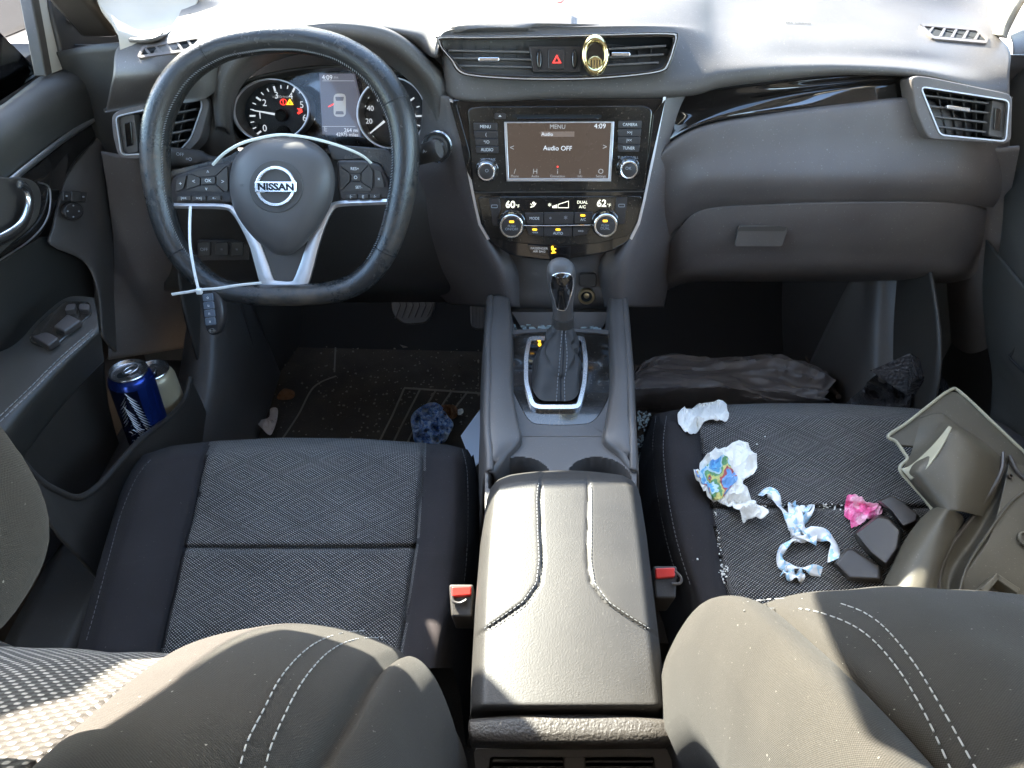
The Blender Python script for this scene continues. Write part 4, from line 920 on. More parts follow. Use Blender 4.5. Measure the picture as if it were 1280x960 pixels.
# armrest lid: crowned padded top from pixel outline at z=.49
def arm_edges(t):
    L = lin([(0, 634), (.02, 622), (.05, 614), (.10, 609), (.25, 603), (.5, 597), (.75, 593), (1, 590)], t)
    Rr = lin([(0, 778), (.02, 790), (.05, 797), (.10, 801), (.25, 808), (.5, 817), (.75, 826), (1, 836)], t)
    return L, Rr
rows = []
NI, NJ = 90, 110
for j in range(NJ + 1):
    t = j / NJ; py = 594 + (893 - 594) * t; L, Rr = arm_edges(t); r_ = []
    front = min(1, t / .05); end = 1 - max(0, (t - .955) / .045)
    for i in range(NI + 1):
        s_ = i / NI; px = L + (Rr - L) * s_; e = min(s_, 1 - s_)
        arch = 6 * (1 - (2 * s_ - 1) ** 2) * (1 if t < .08 else max(0, 1 - (t - .08) / .1)) * -1
        z = .484 + .010 * (1 - (2 * s_ - 1) ** 2) - .016 * max(0, 1 - e / .07) ** 2 - .020 * (1 - front) ** 2 - .018 * (1 - end) ** 2
        # the pressed seam lines that swing out to the edges
        sx = lin([(0, .335), (.35, .37), (.45, .355), (.53, .28), (.60, .15), (.66, .03), (1, -.5)], t)
        for xx in (sx, 1 - sx):
            z -= .0020 * math.exp(-((s_ - xx) / .008) ** 2)
        # side pads stand slightly proud
        if s_ < sx or s_ > 1 - sx: z += .0016 * min(1, abs(min(s_, 1 - s_) - sx) / .03)
        r_.append(P(px, py + arch, z=z))
    r0, r1 = r_[0], r_[-1]
    ring = [V((r0.x - .002, r0.y, r0.z - .055)), V((r0.x - .003, r0.y, r0.z - .02))] + r_ + [V((r1.x + .003, r1.y, r1.z - .02)), V((r1.x + .002, r1.y, r1.z - .055))]
    rows.append(ring)
rows.insert(0, [V((p.x, p.y + .003, p.z - .03 if p.z > .45 else p.z)) for p in rows[0]]); rows.insert(0, [V((p.x, p.y, .43)) for p in rows[0]])
rows.append([V((p.x, p.y - .002, p.z - .03 if p.z > .45 else p.z)) for p in rows[-1]])
al = link('armrest_lid', gridmesh('armrest_lid', rows), M['arm'], CC, ang=70)
def armline(side, off):
    pts = []
    for j in range(3, 74):
        t = j / NJ; py = 594 + (893 - 594) * t; L, Rr = arm_edges(t); sx = lin([(0, .335), (.35, .37), (.45, .355), (.53, .28), (.60, .15), (.66, .03)], t) + off
        if sx < .03: break
        s_ = sx if side < 0 else 1 - sx; z = .4865 + .010 * (1 - (2 * s_ - 1) ** 2) - .016 * max(0, 1 - min(s_, 1 - s_) / .07) ** 2 - .02 * (1 - min(1, t / .05)) ** 2
        pts.append(P(L + (Rr - L) * s_, py, z=z + .0004))
    return pts
for sd in (-1, 1): stitches('armrest_stitching', armline(sd, -.022), M['threaddk'], al, .0030, .0018, .0005)
# padded rear roll and rear vent panel
def prow(py, x0, x1, z, bow=3, n_=24):
    return [P(x0 + (x1 - x0) * i / n_, py + bow * ((2 * i / n_ - 1) ** 2) * (1 if py < 930 else -1), z=z - .006 * abs(2 * i / n_ - 1) ** 6) for i in range(n_ + 1)]
rr_ = [prow(893, 594, 834, .468, 6), prow(892, 588, 836, .478, 7), prow(896, 586, 838, .486, 6), prow(906, 585, 840, .4875, 4), prow(920, 587, 840, .4865, 2), prow(932, 588, 839, .480, 2), prow(937, 590, 838, .456, 2)]
patch('armrest_rear_roll', rr_, M['armroll'], CC, 60, 36, solid=.004)
FRV = Frame(P(715, 946, z=.445), (0, -.55, .83))
mb = MB(); FRV.ring(mb, rounded([(592, 936), (838, 936), (842, 975), (596, 975)], 8), rounded([(612, 946), (818, 946), (822, 985), (608, 985)], 5), -.02, .004); rv = mb.build('rear_air_vent', M['mid'], CC, bev=.003)
mb = MB(); FRV.plate(mb, [(606, 944), (824, 944), (826, 990), (604, 990)], -.03, -.018); mb.build('vent_recess', M['black'], rv)
mb = MB(); FRV.plate(mb, [(704, 944), (732, 944), (732, 990), (704, 990)], -.018, .002); mb.build('vent_divider', M['mid'], rv, bev=.002)
for y in (951, 958):
    for a, b_ in ((616, 704), (732, 816)):
        mb = MB(); FRV.plate(mb, [(a, y), (b_, y), (b_, y + 2), (a, y + 2)], -.016, -.002); mb.build('vent_slat', M['dark'], rv)
# ================================================================== GEAR SHIFTER
GS = thing('gear_shifter', 'automatic gear lever with glossy black knob and creased leather boot', 'gear lever', deck(695, 470))
ro = rounded([(660, 420), (731, 420), (735, 450), (733, 480), (726, 508), (718, 511), (672, 511), (663, 506), (655, 478), (655, 445)], 7)
ri = inset(ro, 5.2)
mb = MB(); FZ.ring(mb, ro, ri, .002, .0085); mb.build('chrome_surround', M['chrome'], GS, bev=.002, seg=3)
mb = MB(); FZ.plate(mb, ri, .0, .0035); gp = mb.build('gate_panel', M['gloss'], GS)
mb = MB(); FZ.plate(mb, el(674.5, 430, 2.0, n=12), .0035, .005); mb.build('gear_lamp', M['amber'], gp)
for y, t in ((437, 'R'), (443, 'N'), (449, 'D')): FZ.text(t, 674.5, y, 4.5, M['whitedim'], gp, h=.0045)
# leather boot: rings from the gate up to the collar
b0 = deck(695, 470, .003); top_c = P(704, 402, y=.905)
boot = []
NB, KB = 44, 72
base_px = rounded([(664, 452), (684, 430), (722, 430), (726, 460), (724, 494), (715, 505), (675, 505), (665, 490)], 8, 9)
base = [deck(x, y, .003) for x, y in base_px]
ang0 = [math.atan2((p - b0).y, (p - b0).x) for p in base]
def base_at(a):
    # ray from b0 at angle a to base outline
    best = None
    for i in range(len(base)):
        p, q = base[i] - b0, base[(i + 1) % len(base)] - b0
        d = V((math.cos(a), math.sin(a))); e = V((q.x - p.x, q.y - p.y)); den = d.x * e.y - d.y * e.x
        if abs(den) < 1e-12: continue
        t = (p.x * e.y - p.y * e.x) / den; u_ = (p.x * d.y - p.y * d.x) / den
        if t > 0 and -1e-6 <= u_ <= 1 + 1e-6: best = t if best is None else max(best, t)
    return V((b0.x + math.cos(a) * (best or .03), b0.y + math.sin(a) * (best or .03), b0.z))
for j in range(NB + 1):
    t = j / NB; r_ = []
    tc = top_c
    for k in range(KB):
        a = 2 * math.pi * k / KB; pb = base_at(a); pt = tc + V((math.cos(a) * .0155, math.sin(a) * .0125, 0))
        w = t ** .85; p = pb.lerp(pt, w)
        c_ = b0.lerp(tc, w); out = (p - c_); out.z = 0; rad = out.length; out.normalize()
        bulge = .0035 * math.sin(math.pi * min(1, t * 1.25)) * (1 if t < .8 else 0)
        # creases that slant round the boot
        f = math.sin(a * 3 + t * 7) * .5 + math.sin(a * 5 - t * 11 + 1) * .35
        f2 = -abs(math.sin(a * 2.0 + t * 5 + .6)) ** 6
        am = math.sin(math.pi * t) ** .7
        nzv = noise.noise(V((math.cos(a) * 2, math.sin(a) * 2, t * 4)))
        d = bulge + (.0020 * f - .008 * (abs(math.sin((a * 1.5 + t * 4.2))) ** 12) - .006 * (abs(math.sin(a * 1.0 - t * 3.1 + .4)) ** 16) + .004 * nzv) * am
        r_.append(p + out * d + V((0, 0, -.004 * am * nzv)))
    boot.append(r_)
bt = link('leather_boot', gridmesh('leather_boot', boot, closed_u=True), M['leather2'] if 'leather2' in M else M['leather'], GS, ang=80)
# front seam of the boot (facing the camera)
def bootpt(a, j, o=.0008):
    k = a / (2 * math.pi) * KB % KB; p = boot[j][int(k)].lerp(boot[j][(int(k) + 1) % KB], k % 1); c_ = b0.lerp(top_c, (j / NB) ** .85); d = p - c_; d.z *= .3; d.normalize(); return p + d * o + V((0, 0, o * .6))
for da in (-.16, .16): stitches('boot_stitching', [bootpt(4.82 + da * (1 + (NB - j) / NB * -.35), j) for j in range(0, NB + 1)], M['threaddk'], bt, .0034, .0022, .0006)
mb = MB(); mb.tube([bootpt(4.82, j, .0002) for j in range(NB + 1)], .0009, 6); mb.build('boot_seam', M['seam'], bt)
# stalk, collar and knob
FKN = Frame(P(702, 365, y=.885), (0, -.82, .57))
kn_axis = (P(701, 345, y=.915) - P(704, 402, y=.90)).normalized()
mb = MB(); mb.tube([P(704, 408, y=.903), P(704, 396, y=.903)], [.0165, .0155], 28); mb.build('collar', M['dark'], GS)
krows = []
prof = [(398, 12.2, .0125), (390, 12.8, .0125), (380, 13.2, .013), (370, 14.6, .0145), (360, 16.2, .0165), (350, 17.6, .018), (342, 18.0, .018), (335, 17.0, .017), (330.5, 13.5, .013), (328, 8.5, .008), (327.2, 3, .003), (327, .1, .0001)]
for py, hw, dp in prof:
    px = 704 - (398 - py) * .045; c_ = P(px, py, y=.902); wx = hw * (c_ - CAM).dot(cf) / F_PX
    krows.append([c_ + V((math.cos(a) * wx, math.sin(a) * dp * .92, math.sin(a) * dp * .3)) for a in [2 * math.pi * k / 36 for k in range(37)]])
g = [crv(r_, 48) for r_ in krows]; g2 = list(zip(*[crv([r_[i] for r_ in g], 40) for i in range(49)]))
kb = link('knob', gridmesh('knob', [list(r_) for r_ in g2]), M['mid'], GS, ang=80)
# glossy inlay with chrome outline, laid on the knob's front
def knobpt(px, py, off):
    # front surface of the knob at this pixel
    for (a, hw0, d0), (b_, hw1, d1) in zip(prof, prof[1:]):
        if b_ <= py <= a: t = (a - py) / (a - b_); hw = hw0 + (hw1 - hw0) * t; dp = d0 + (d1 - d0) * t; break
    cx = 704 - (398 - py) * .045; q = max(-1, min(1, (px - cx) / hw)); an = -math.acos(q)
    c_ = P(cx, py, y=.902); wx = hw * (c_ - CAM).dot(cf) / F_PX
    return c_ + V((math.cos(an) * wx, math.sin(an) * (dp * .92 + off), math.sin(an) * dp * .3 + off * .3))
inl = c2([(688.5, 343), (691.5, 335), (702, 331.5), (713, 335), (716.5, 343), (715.5, 355), (711, 368), (708, 377), (702, 379), (696, 377), (693, 366), (689, 354)], 48)
mb = MB(); O = [knobpt(x, y, .0006) for x, y in inl]; ic = (702, 353); rgs = [[knobpt(ic[0] + (x - ic[0]) * s_, ic[1] + (y - ic[1]) * s_, .0006 + .0022 * (1 - s_ ** 3)) for x, y in inl] for s_ in (1, .92, .8, .6, .4, .2, .02)]
k = len(inl); vs = [p for r_ in rgs for p in r_]; mb.add(vs, [(i * k + j, i * k + (j + 1) % k, (i + 1) * k + (j + 1) % k, (i + 1) * k + j) for i in range(6) for j in range(k)]); mb.build('knob_inlay', M['gloss'], kb, ang=80)
mb = MB(); mb.tube(O, .0011, 8, closed=True); mb.build('knob_trim_line', M['chrome'], kb)
# ================================================================== SEATS
def cushion(seat, L, Rt, py0, py1, fr, seamL, seamR, crossy, z0, rowsn=120, stitchL=None, stitchR=None, flatL=False):
    "L,Rt: tables py->px edges; seams likewise; one padded cushion skin with bolsters"
    NI = 130; rows = []
    def front(px): return lin(fr, px)
    for j in range(rowsn + 1):
        t = j / rowsn; r_ = []
        for i in range(NI + 1):
            s_ = i / NI
            pyb = py0 + (py1 - py0) * t
            L_, R_ = lin(L, pyb), lin(Rt, pyb); px = L_ + (R_ - L_) * s_
            fy = front(px); py = fy + (py1 - fy) * t
            sl, sr = (lin(seamL, py) - L_) / (R_ - L_), (lin(seamR, py) - L_) / (R_ - L_)
            z = z0 + .012 - .02 * t
            e0, e1 = s_ / max(sl, .05), (1 - s_) / max(1 - sr, .05)
            if s_ < sl: z += .022 * math.sin(math.pi * min(1, e0 * .95 + .05)) ** .8 * (1 if e0 > .35 else 1)
            if s_ > sr: z += .022 * math.sin(math.pi * min(1, e1 * .95 + .05)) ** .8
            edge = min(s_ * (R_ - L_), (1 - s_) * (R_ - L_)) / 26.0
            z -= .05 * max(0, 1 - edge) ** 2.2
            fe = t / .07; z -= .035 * max(0, 1 - fe) ** 2.2
            for q in (sl, sr): z -= .007 * math.exp(-((s_ - q) / .0065) ** 2)
            cy = crossy + 2.0 * math.sin(s_ * 3)
            if sl < s_ < sr: z -= .0075 * math.exp(-((py - cy) / 3.0) ** 2); z += .006 * math.sin(math.pi * (s_ - sl) / (sr - sl)) * (1 - .5 * t) + .007 * noise.noise(V((s_ * 5, t * 5, z0 * 30)))
            else: z += .004 * noise.noise(V((s_ * 9, t * 5, z0 * 10)))
            r_.append(P(px, py, z=z))
        a, b_ = r_[0], r_[-1]
        r_ = [V((a.x - .012, a.y, .10)), V((a.x - .010, a.y, a.z - .06))] + r_ + [V((b_.x + .006, b_.y, b_.z - .06)), V((b_.x + .008, b_.y, .10))]
        rows.append(r_)
    f0 = rows[0]; rows.insert(0, [V((p.x, p.y + .012, min(p.z, z0 - .07))) for p in f0]); rows.insert(0, [V((p.x, p.y - .01, .12)) for p in f0])
    def mf(v, u): return 0
    me = gridmesh('seat_cushion', rows); nc = NI + 5
    # material by seam
    k = 0
    for i in range(len(rows) - 1):
        for j in range(nc - 1):
            p = rows[i][j]; d = p - CAM; px = 640 + F_PX * d.dot(cr) / d.dot(cf); py = 480 - F_PX * d.dot(cu) / d.dot(cf)
            ok = 2 <= j < nc - 3 and lin(seamL, py) < px < lin(seamR, py) and i > 1
            if i <= 1 and 2 <= j < nc - 3: ok = lin(seamL, py0) < 640 + F_PX * (rows[2][j] - CAM).dot(cr) / (rows[2][j] - CAM).dot(cf) < lin(seamR, py0)
            me.polygons[k].material_index = 1 if ok else 0; k += 1
    o = link('seat_cushion', me, [M['cloth'], M['weave']], seat, ang=80)
    return o, rows
DS = thing('driver_seat', 'dark cloth front seat with headrest behind the steering wheel', 'car seat', (-.33, .55, .08), group='front seats')
DS.name = 'car_seat'; LOC['car_seat'] = V((-.33, .55, .08))
o, rws = cushion(DS, [(540, 180), (560, 172), (580, 158), (600, 150), (650, 136), (700, 122), (800, 98), (840, 90)], [(540, 585), (560, 591), (600, 594), (680, 592), (745, 583), (800, 572), (840, 565)],
        560, 835, [(160, 580), (180, 568), (215, 557), (270, 551), (350, 547), (450, 548), (520, 553), (560, 556), (585, 562), (594, 580)],
        [(540, 262), (556, 260), (620, 247), (680, 231), (740, 218), (800, 204), (840, 195)], [(540, 533), (556, 532), (620, 526), (680, 520), (740, 512), (800, 504), (840, 498)], 683, .355)
def proj_line(pts, z, off=0): return [P(x, y, z=z) for x, y in pts]
def on_rows(rows, pts, off=.0015):
    "drop a pixel line on to a grid surface (nearest grid vertex height)"
    flat = [p for r_ in rows[3:] for p in r_[2:-2]]
    pr = []
    for p in flat:
        d = p - CAM; pr.append((640 + F_PX * d.dot(cr) / d.dot(cf), 480 - F_PX * d.dot(cu) / d.dot(cf), p.z))
    out = []
    for x, y in pts:
        b_ = sorted(((a - x) ** 2 + (c_ - y) ** 2, z) for a, c_, z in pr)[:3] if len(pr) < 5 else None
        out.append(None)
    return out
zm = ZMap([r_[2:-2] for r_ in rws[2:]])
stitches('seat_stitching', [zm.at(x, y) for x, y in c2([(188, 575), (170, 598), (152, 640), (138, 690), (118, 765), (108, 800)], 50, False)], M['threaddk'], o, .004, .0025, .0004)
stitches('seat_stitching', [zm.at(x, y) for x, y in c2([(578, 562), (584, 590), (585, 640), (583, 700), (578, 745)], 50, False)], M['threaddk'], o, .004, .0025, .0004)
PS = thing('car_seat', 'dark cloth front seat strewn with litter and broken glass crumbs', 'car seat', (.38, .55, .08), group='front seats')
DSR = [(1180, 520), (1230, 520), (1300, 540), (1400, 580)]
o2, rws2 = cushion(PS, [(505, 816), (530, 813), (560, 811), (620, 816), (680, 830), (740, 850), (800, 866)], [(505, 1230), (540, 1290), (600, 1330), (680, 1370), (740, 1390), (800, 1400)],
        515, 790, [(812, 530), (818, 518), (840, 513), (872, 509), (900, 506), (960, 504), (1040, 504), (1140, 510), (1200, 518), (1400, 540)],
        [(505, 868), (540, 872), (600, 884), (660, 892), (720, 903), (760, 912), (800, 920)], [(505, 1200), (600, 1250), (700, 1290), (800, 1330)], 633, .365)
zm2 = ZMap([r_[2:-2] for r_ in rws2[2:]])
for dx in (0, 13): stitches('seat_stitching', [zm2.at(x + dx, y) for x, y in c2([(820, 520), (816, 560), (822, 620), (834, 680), (850, 732)], 50, False)], M['threaddk'], o2, .004, .0025, .0004)
# backrests: a profile swept across, bolstered, rolling over the top
prof_b = [(.43, .34), (.40, .42), (.375, .52), (.345, .60), (.305, .662), (.255, .712), (.205, .752), (.15, .79), (.09, .815), (.03, .80), (.0, .74), (-.01, .60), (-.0, .40)]
def backrest(seat, xin, xc, inner_seam, mesh_seam, sgn, stitch_lines, sh=0, edge=(.04, .045)):
    "sgn +1: inner edge is on +x side (driver). x measured from the inner edge outward"
    W = .56; NI = 130
    pc = crv([V((0, a, b_)) for a, b_ in prof_b], 120); nrm = []
    for i, p in enumerate(pc):
        a, b_ = pc[max(0, i - 1)], pc[min(120, i + 1)]; t = (b_ - a).normalized(); nrm.append(V((0, t.z, -t.y)))
    rows = []
    for i, p in enumerate(pc):
        T_ = i / 120; r_ = []
        for k in range(NI + 1):
            w = (k / NI) ** 1.25 * W          # finer near the inner edge
            # inner outline leans outward (narrower) towards the top
            lean = lin([(0, .004), (.3, 0), (.45, .0), (.55, .004), (.7, .015), (.85, .03), (1, .01)], T_)
            q = w * (1 - 2 * lean / W) + lean
            d = 0
            s1 = inner_seam[0] + (inner_seam[1] - inner_seam[0]) * T_; s2 = mesh_seam[0] + (mesh_seam[1] - mesh_seam[0]) * T_
            e = min(w, W - w)
            d -= edge[1] * max(0, 1 - e / edge[0]) ** 2.3
            # bolster swell between the seams
            u = (e - s1) / (s2 - s1)
            if 0 < u < 1: d += .020 * math.sin(math.pi * u) ** .7
            if u < 0: d += (.002 if sgn > 0 else .009) * math.sin(math.pi * min(1, e / s1))
            if u > 1: d -= .004
            for s_, am, wd in ((s1, .0035, .0035), (s2, .008, .0035)): d -= am * math.exp(-((e - s_) / wd) ** 2)
            d += .003 * noise.noise(V((w * 22, T_ * 8, sgn)))
            x = xin - sgn * q
            r_.append(V((x, p.y + sh, p.z)) + nrm[i] * d)
        a, b_ = r_[0], r_[-1]; r_ = [a - nrm[i] * .10 + V((-sgn * .02, 0, 0)), a - nrm[i] * .05 + V((sgn * .004, 0, 0))] + r_ + [b_ - nrm[i] * .05, b_ - nrm[i] * .10]
        rows.append(r_)
    me = gridmesh('backrest', rows, flip=(sgn > 0))
    kk = 0
    for i in range(120):
        T_ = i / 120; s2 = mesh_seam[0] + (mesh_seam[1] - mesh_seam[0]) * T_
        for k in range(-2, NI + 2):
            w = (max(0, k + .5) / NI) ** 1.25 * W; me.polygons[kk].material_index = 1 if (min(w, W - w) > s2 and T_ < .72) else 0; kk += 1
    o = link('backrest', me, [M['cloth2'], M['weave2']], seat, ang=80, solid=.003)
    z = ZMap([r_ for r_ in rows[25:100]])
    for ln in stitch_lines:
        stitches('backrest_stitching', [z.at(x, y, .0016) for x, y in c2(ln, 60, False)], M['thread'], o, .0050, .0032, .00045)
    return o, rows
bk1, br1 = backrest(DS, -.055, 0, (.035, .045), (.195, .15), 1,
    [[(455, 788), (420, 793), (385, 810), (352, 845), (328, 890), (308, 930), (296, 975)], [(478, 797), (440, 800), (408, 817), (378, 852), (355, 895), (338, 935), (328, 975)]], sh=-.036)
bk2, br2 = backrest(PS, .120, 0, (.05, .05), (.30, .27), -1,
    [[(935, 752), (985, 748), (1045, 753), (1095, 775), (1140, 825), (1180, 890), (1222, 965)], [(930, 763), (985, 760), (1030, 767), (1078, 789), (1118, 830), (1155, 890), (1190, 965)]], sh=.012, edge=(.024, .026))
# headrest of the driver seat
hr = []
hc_ = V((-.349, .188, .905))
for i in range(33):
    th = math.pi * i / 32; r_ = []
    for k in range(65):
        a = 2 * math.pi * k / 64
        def sp(c_, e): return math.copysign(abs(c_) ** e, c_)
        x = .142 * sp(math.sin(th), .55) * sp(math.cos(a), .62); y = .062 * sp(math.sin(th), .6) * sp(math.sin(a), .8); z = .098 * sp(math.cos(th), .75)
        q = V((x, y + .10 * z * -1.0, z)); r_.append(hc_ + q)
    hr.append(r_)
hd = link('headrest', gridmesh('headrest', hr), M['cloth2'], DS, ang=80)
stitches('headrest_stitching', [hc_ + V((.142 * math.copysign(abs(math.cos(a)) ** .62, math.cos(a)) , .0 - .1 * .094 * math.sin(a) - .035, .094 * math.copysign(abs(math.sin(a)) ** .7, math.sin(a)))) * 1.012 for a in [math.pi * (k / 60 - .5) for k in range(61)]], M['threaddk'], hd, .005, .003, .0007)
for dx in (-.07, .07):
    mb = MB(); mb.tube([hc_ + V((dx, -.02, -.06)), hc_ + V((dx, -.04, -.13))], .006, 12); mb.build('headrest_post', M['satin'], DS)
# belt buckles
def buckle(px, py, lab, flip):
    c_ = P(px, py, z=.43); t = thing('seat_belt_buckle', lab, 'seat belt buckle', c_, group='seat belt buckles')
    F = Frame(c_, (0, -.35, .94)); s_ = -1 if flip else 1
    mb = MB(); F.plate(mb, rounded([(px - 16, py - 11), (px + 15, py - 11), (px + 13, py + 30), (px - 13, py + 30)], 4), -.06, 0); bd = mb.build('buckle_body', M['dark'], t, bev=.003, seg=3)
    mb = MB(); F.plate(mb, rounded([(px - 13 * 1, py - 8), (px + 12, py - 9), (px + 12, py + 3), (px - 12, py + 5)], 2.5), -.004, .004); mb.build('release_button', M['redbelt'], t, bev=.0015, seg=3)
    mb = MB(); pts = c2([(px + s_ * -12, py + 4), (px + s_ * -10, py + 11), (px + s_ * -2, py + 13), (px + s_ * 6, py + 9)] if not flip else [(px + 12, py - 4), (px + 19, py + 4), (px + 18, py + 11), (px + 8, py + 12)], 20, False)
    mb.tube([F.at(x, y, .003) for x, y in pts], .0016, 8); mb.build('slot_rim', M['mid'], t)
buckle(577, 741, 'black seat belt buckle with red button left of the armrest, by the driver cushion', False)
buckle(832, 718, 'black seat belt buckle with red button right of the armrest, by the littered seat', True)
# ================================================================== DOORS
def wall_patch(name, pts_rows, mt, par, x=None, solid=.005, nu=40, nv=30, **k):
    rows = [[P(px, py, x=xx) for px, py, xx in r_] for r_ in pts_rows]
    return patch(name, rows, mt, par, nu, nv, solid=solid, **k)
DD = thing('car_door', 'driver door with chrome pull handle, glossy trim, window switches and bin of drink cans', 'car door', (-.7, .9, .1), group='front doors')
XD = -.69
# sill top and upper panel (bends out over the sill)
wall_patch('upper_panel', [[(-40, 150, -.76), (0, 132, -.74), (30, 110, -.74), (60, 90, -.74), (100, 78, -.73), (135, 72, -.71)],
                           [(-40, 162, -.71), (0, 140, -.71), (32, 118, -.71), (64, 98, -.71), (102, 86, -.70), (135, 80, -.695)],
                           [(-40, 205, -.69), (0, 180, -.69), (40, 150, -.69), (70, 130, -.69), (104, 108, -.685), (136, 96, -.685)],
                           [(-40, 255, -.695), (0, 228, -.695), (40, 196, -.695), (75, 170, -.695), (108, 150, -.69), (136, 136, -.69)],
                           [(-40, 262, -.71), (0, 236, -.71), (40, 205, -.71), (75, 178, -.71), (108, 158, -.70), (136, 142, -.70)]], M['door'], DD)
mb = MB(); mb.tube([P(x, y, x=-.692) for x, y in c2([(-40, 262), (0, 236), (40, 204), (75, 177), (108, 155), (131, 141)], 30, False)], [.0045] * 24 + [.0045 - .0005 * i for i in range(7)], 10, flat=.6, up=(1, 0, 0)); mb.build('chrome_strip', M['satin'], DD)
wall_patch('glossy_trim', [[(-40, 268, -.705), (0, 240, -.705), (45, 208, -.705), (90, 172, -.70), (134, 146, -.70)],
                           [(-40, 310, -.70), (0, 280, -.70), (45, 250, -.70), (80, 205, -.698), (112, 182, -.70)],
                           [(-40, 360, -.705), (0, 326, -.705), (48, 296, -.705), (76, 240, -.70), (90, 205, -.705)]], M['gloss'], DD, solid=.004)
# handle: dished cup and chrome pull
cup = c2([(-20, 232), (15, 222), (42, 226), (52, 245), (46, 275), (20, 300), (-20, 325)], 40)
FDn = Frame(V((-.69, .9, .66)), (1, 0, 0), X=V((0, 1, 0)))
mb = MB(); FDn.plate(mb, cup, .0, .006); mb.build('handle_cup', M['dark'], DD, bev=.002)
mb = MB(); hp = [P(x, y, x=-.668) for x, y in c2([(24, 230), (34, 238), (37, 256), (28, 280), (8, 296), (-20, 308)], 30, False)]
mb.tube(hp, [.003 + .0045 * math.sin(math.pi * min(1, (i + 3) / 20)) if i < 10 else .0075 for i in range(31)], 14, flat=.6, up=(1, 0, 0)); mb.build('door_handle', M['chrome'], DD)
mb = MB(); mb.tube([P(x, y, x=-.698) for x, y in c2([(48, 228), (62, 236), (60, 270), (40, 298), (0, 325), (-30, 345)], 30, False)], .0012, 8); mb.build('handle_outline', M['satin'], DD)
# mirror-switch pillar and its curve down to the armrest
wall_patch('switch_pillar', [[(92, 208, -.702), (112, 184, -.70), (134, 158, -.695), (146, 150, -.70)],
                             [(80, 232, -.70), (104, 222, -.692), (130, 216, -.688), (146, 212, -.70)],
                             [(68, 282, -.70), (90, 284, -.692), (122, 292, -.686), (142, 300, -.70)],
                             [(66, 308, -.70), (98, 318, -.692), (125, 340, -.684), (142, 350, -.70)],
                             [(112, 330, -.71), (116, 345, -.695), (128, 385, -.682), (144, 400, -.70)],
                             [(118, 390, -.71), (122, 400, -.695), (130, 420, -.684), (146, 440, -.70)]], M['mid'], DD)
FMs = Frame(V((-.687, 1.0, .6)), (1, -.12, .1), X=V((0, 1, 0)))
mb = MB(); FMs.plate(mb, rounded([(79, 239), (110, 240), (108, 253), (79, 251)], 2), .0, .006); mb.build('mirror_switch', M['padkey'], DD, bev=.001)
mb = MB(); FMs.plate(mb, rp(90, 239, 101, 252, 2), .006, .0085); mb.build('mirror_switch_slider', M['dark'], DD, bev=.001)
mb = MB(); FMs.plate(mb, el(92, 264, 13, 12), .0, .004); FMs.plate(mb, el(92, 264, 11, 10), .003, .009); mk = mb.build('mirror_knob', M['padkey'], DD, bev=.001)
for x, y in ((92, 257), (92, 271), (85, 264), (99, 264), (84, 245), (105, 246)):
    mb = MB(); FMs.plate(mb, el(x, y, 1.0, n=8), .008, .0096); mb.build('switch_symbol', M['whitedim'], mk)
# lower door: recess, armrest, pocket wall
wall_patch('door_recess', [[(-40, 360, -.715), (0, 330, -.715), (60, 296, -.715), (120, 320, -.715)], [(-40, 420, -.72), (20, 390, -.72), (70, 360, -.72), (125, 370, -.72)], [(-40, 480, -.715), (20, 450, -.715), (80, 420, -.715), (128, 410, -.715)]], M['doorleather'], DD)
# armrest slab: flat-topped ledge, top at z=.545
az = .53
def A(px, py, z=az): return P(px, py, z=z)
rows = [[P(x, y, z=az - .004) for x, y in ((-60, 460), (0, 440), (25, 425), (50, 398), (84, 372), (118, 372))],
        [P(x, y, z=az) for x, y in ((-60, 475), (0, 452), (30, 432), (56, 408), (90, 382), (119, 380))],
        [P(x, y, z=az) for x, y in ((-60, 520), (0, 496), (40, 462), (70, 436), (100, 412), (122, 398))],
        [P(x, y, z=az - .002) for x, y in ((-60, 560), (0, 530), (40, 492), (72, 460), (104, 430), (124, 412))],
        [P(x, y, z=az - .02) for x, y in ((-60, 585), (2, 556), (44, 510), (76, 474), (108, 442), (127, 424))],
        [P(x, y, z=az - .07) for x, y in ((-60, 640), (4, 600), (46, 548), (80, 505), (112, 470), (130, 452))]]
ar = patch('door_armrest', rows, M['doorleather'], DD, 50, 40)
for off in (0, 7): stitches('armrest_stitching', [P(x, y + off, z=az + .001) for x, y in c2([(0, 520), (40, 482), (72, 450), (104, 422), (118, 410)], 30, False)], M['threaddk'] if not off else M['threaddk'], ar, .006, .002, .0006)
FA = Frame(V((-.66, .85, az + .003)), (.1, 0, 1))
mb = MB(); FA.plate(mb, rounded([(34, 424), (48, 404), (80, 376), (112, 376), (116, 392), (96, 408), (72, 430), (52, 432)], 6), -.002, .004); sw = mb.build('window_switch_panel', M['gloss2'], DD, bev=.0015)
for pts in ([(66, 408), (84, 392), (102, 400), (80, 414)], [(40, 420), (58, 414), (74, 422), (60, 432)], [(84, 380), (95, 379), (94, 386), (80, 388)], [(99, 379), (113, 380), (112, 387), (98, 386)]):
    mb = MB(); FA.plate(mb, rounded(pts, 3), .002, .012); b_ = mb.build('window_switch', M['padkey'], sw, bev=.003, seg=3)
wall_patch('door_pocket_wall', [[(-60, 560, -.69), (20, 540, -.69), (60, 500, -.69), (130, 440, -.69)], [(-60, 700, -.69), (20, 640, -.69), (60, 600, -.69), (135, 500, -.69)], [(-60, 900, -.69), (20, 740, -.69), (70, 690, -.69), (150, 560, -.69)]], M['dark'], DD)
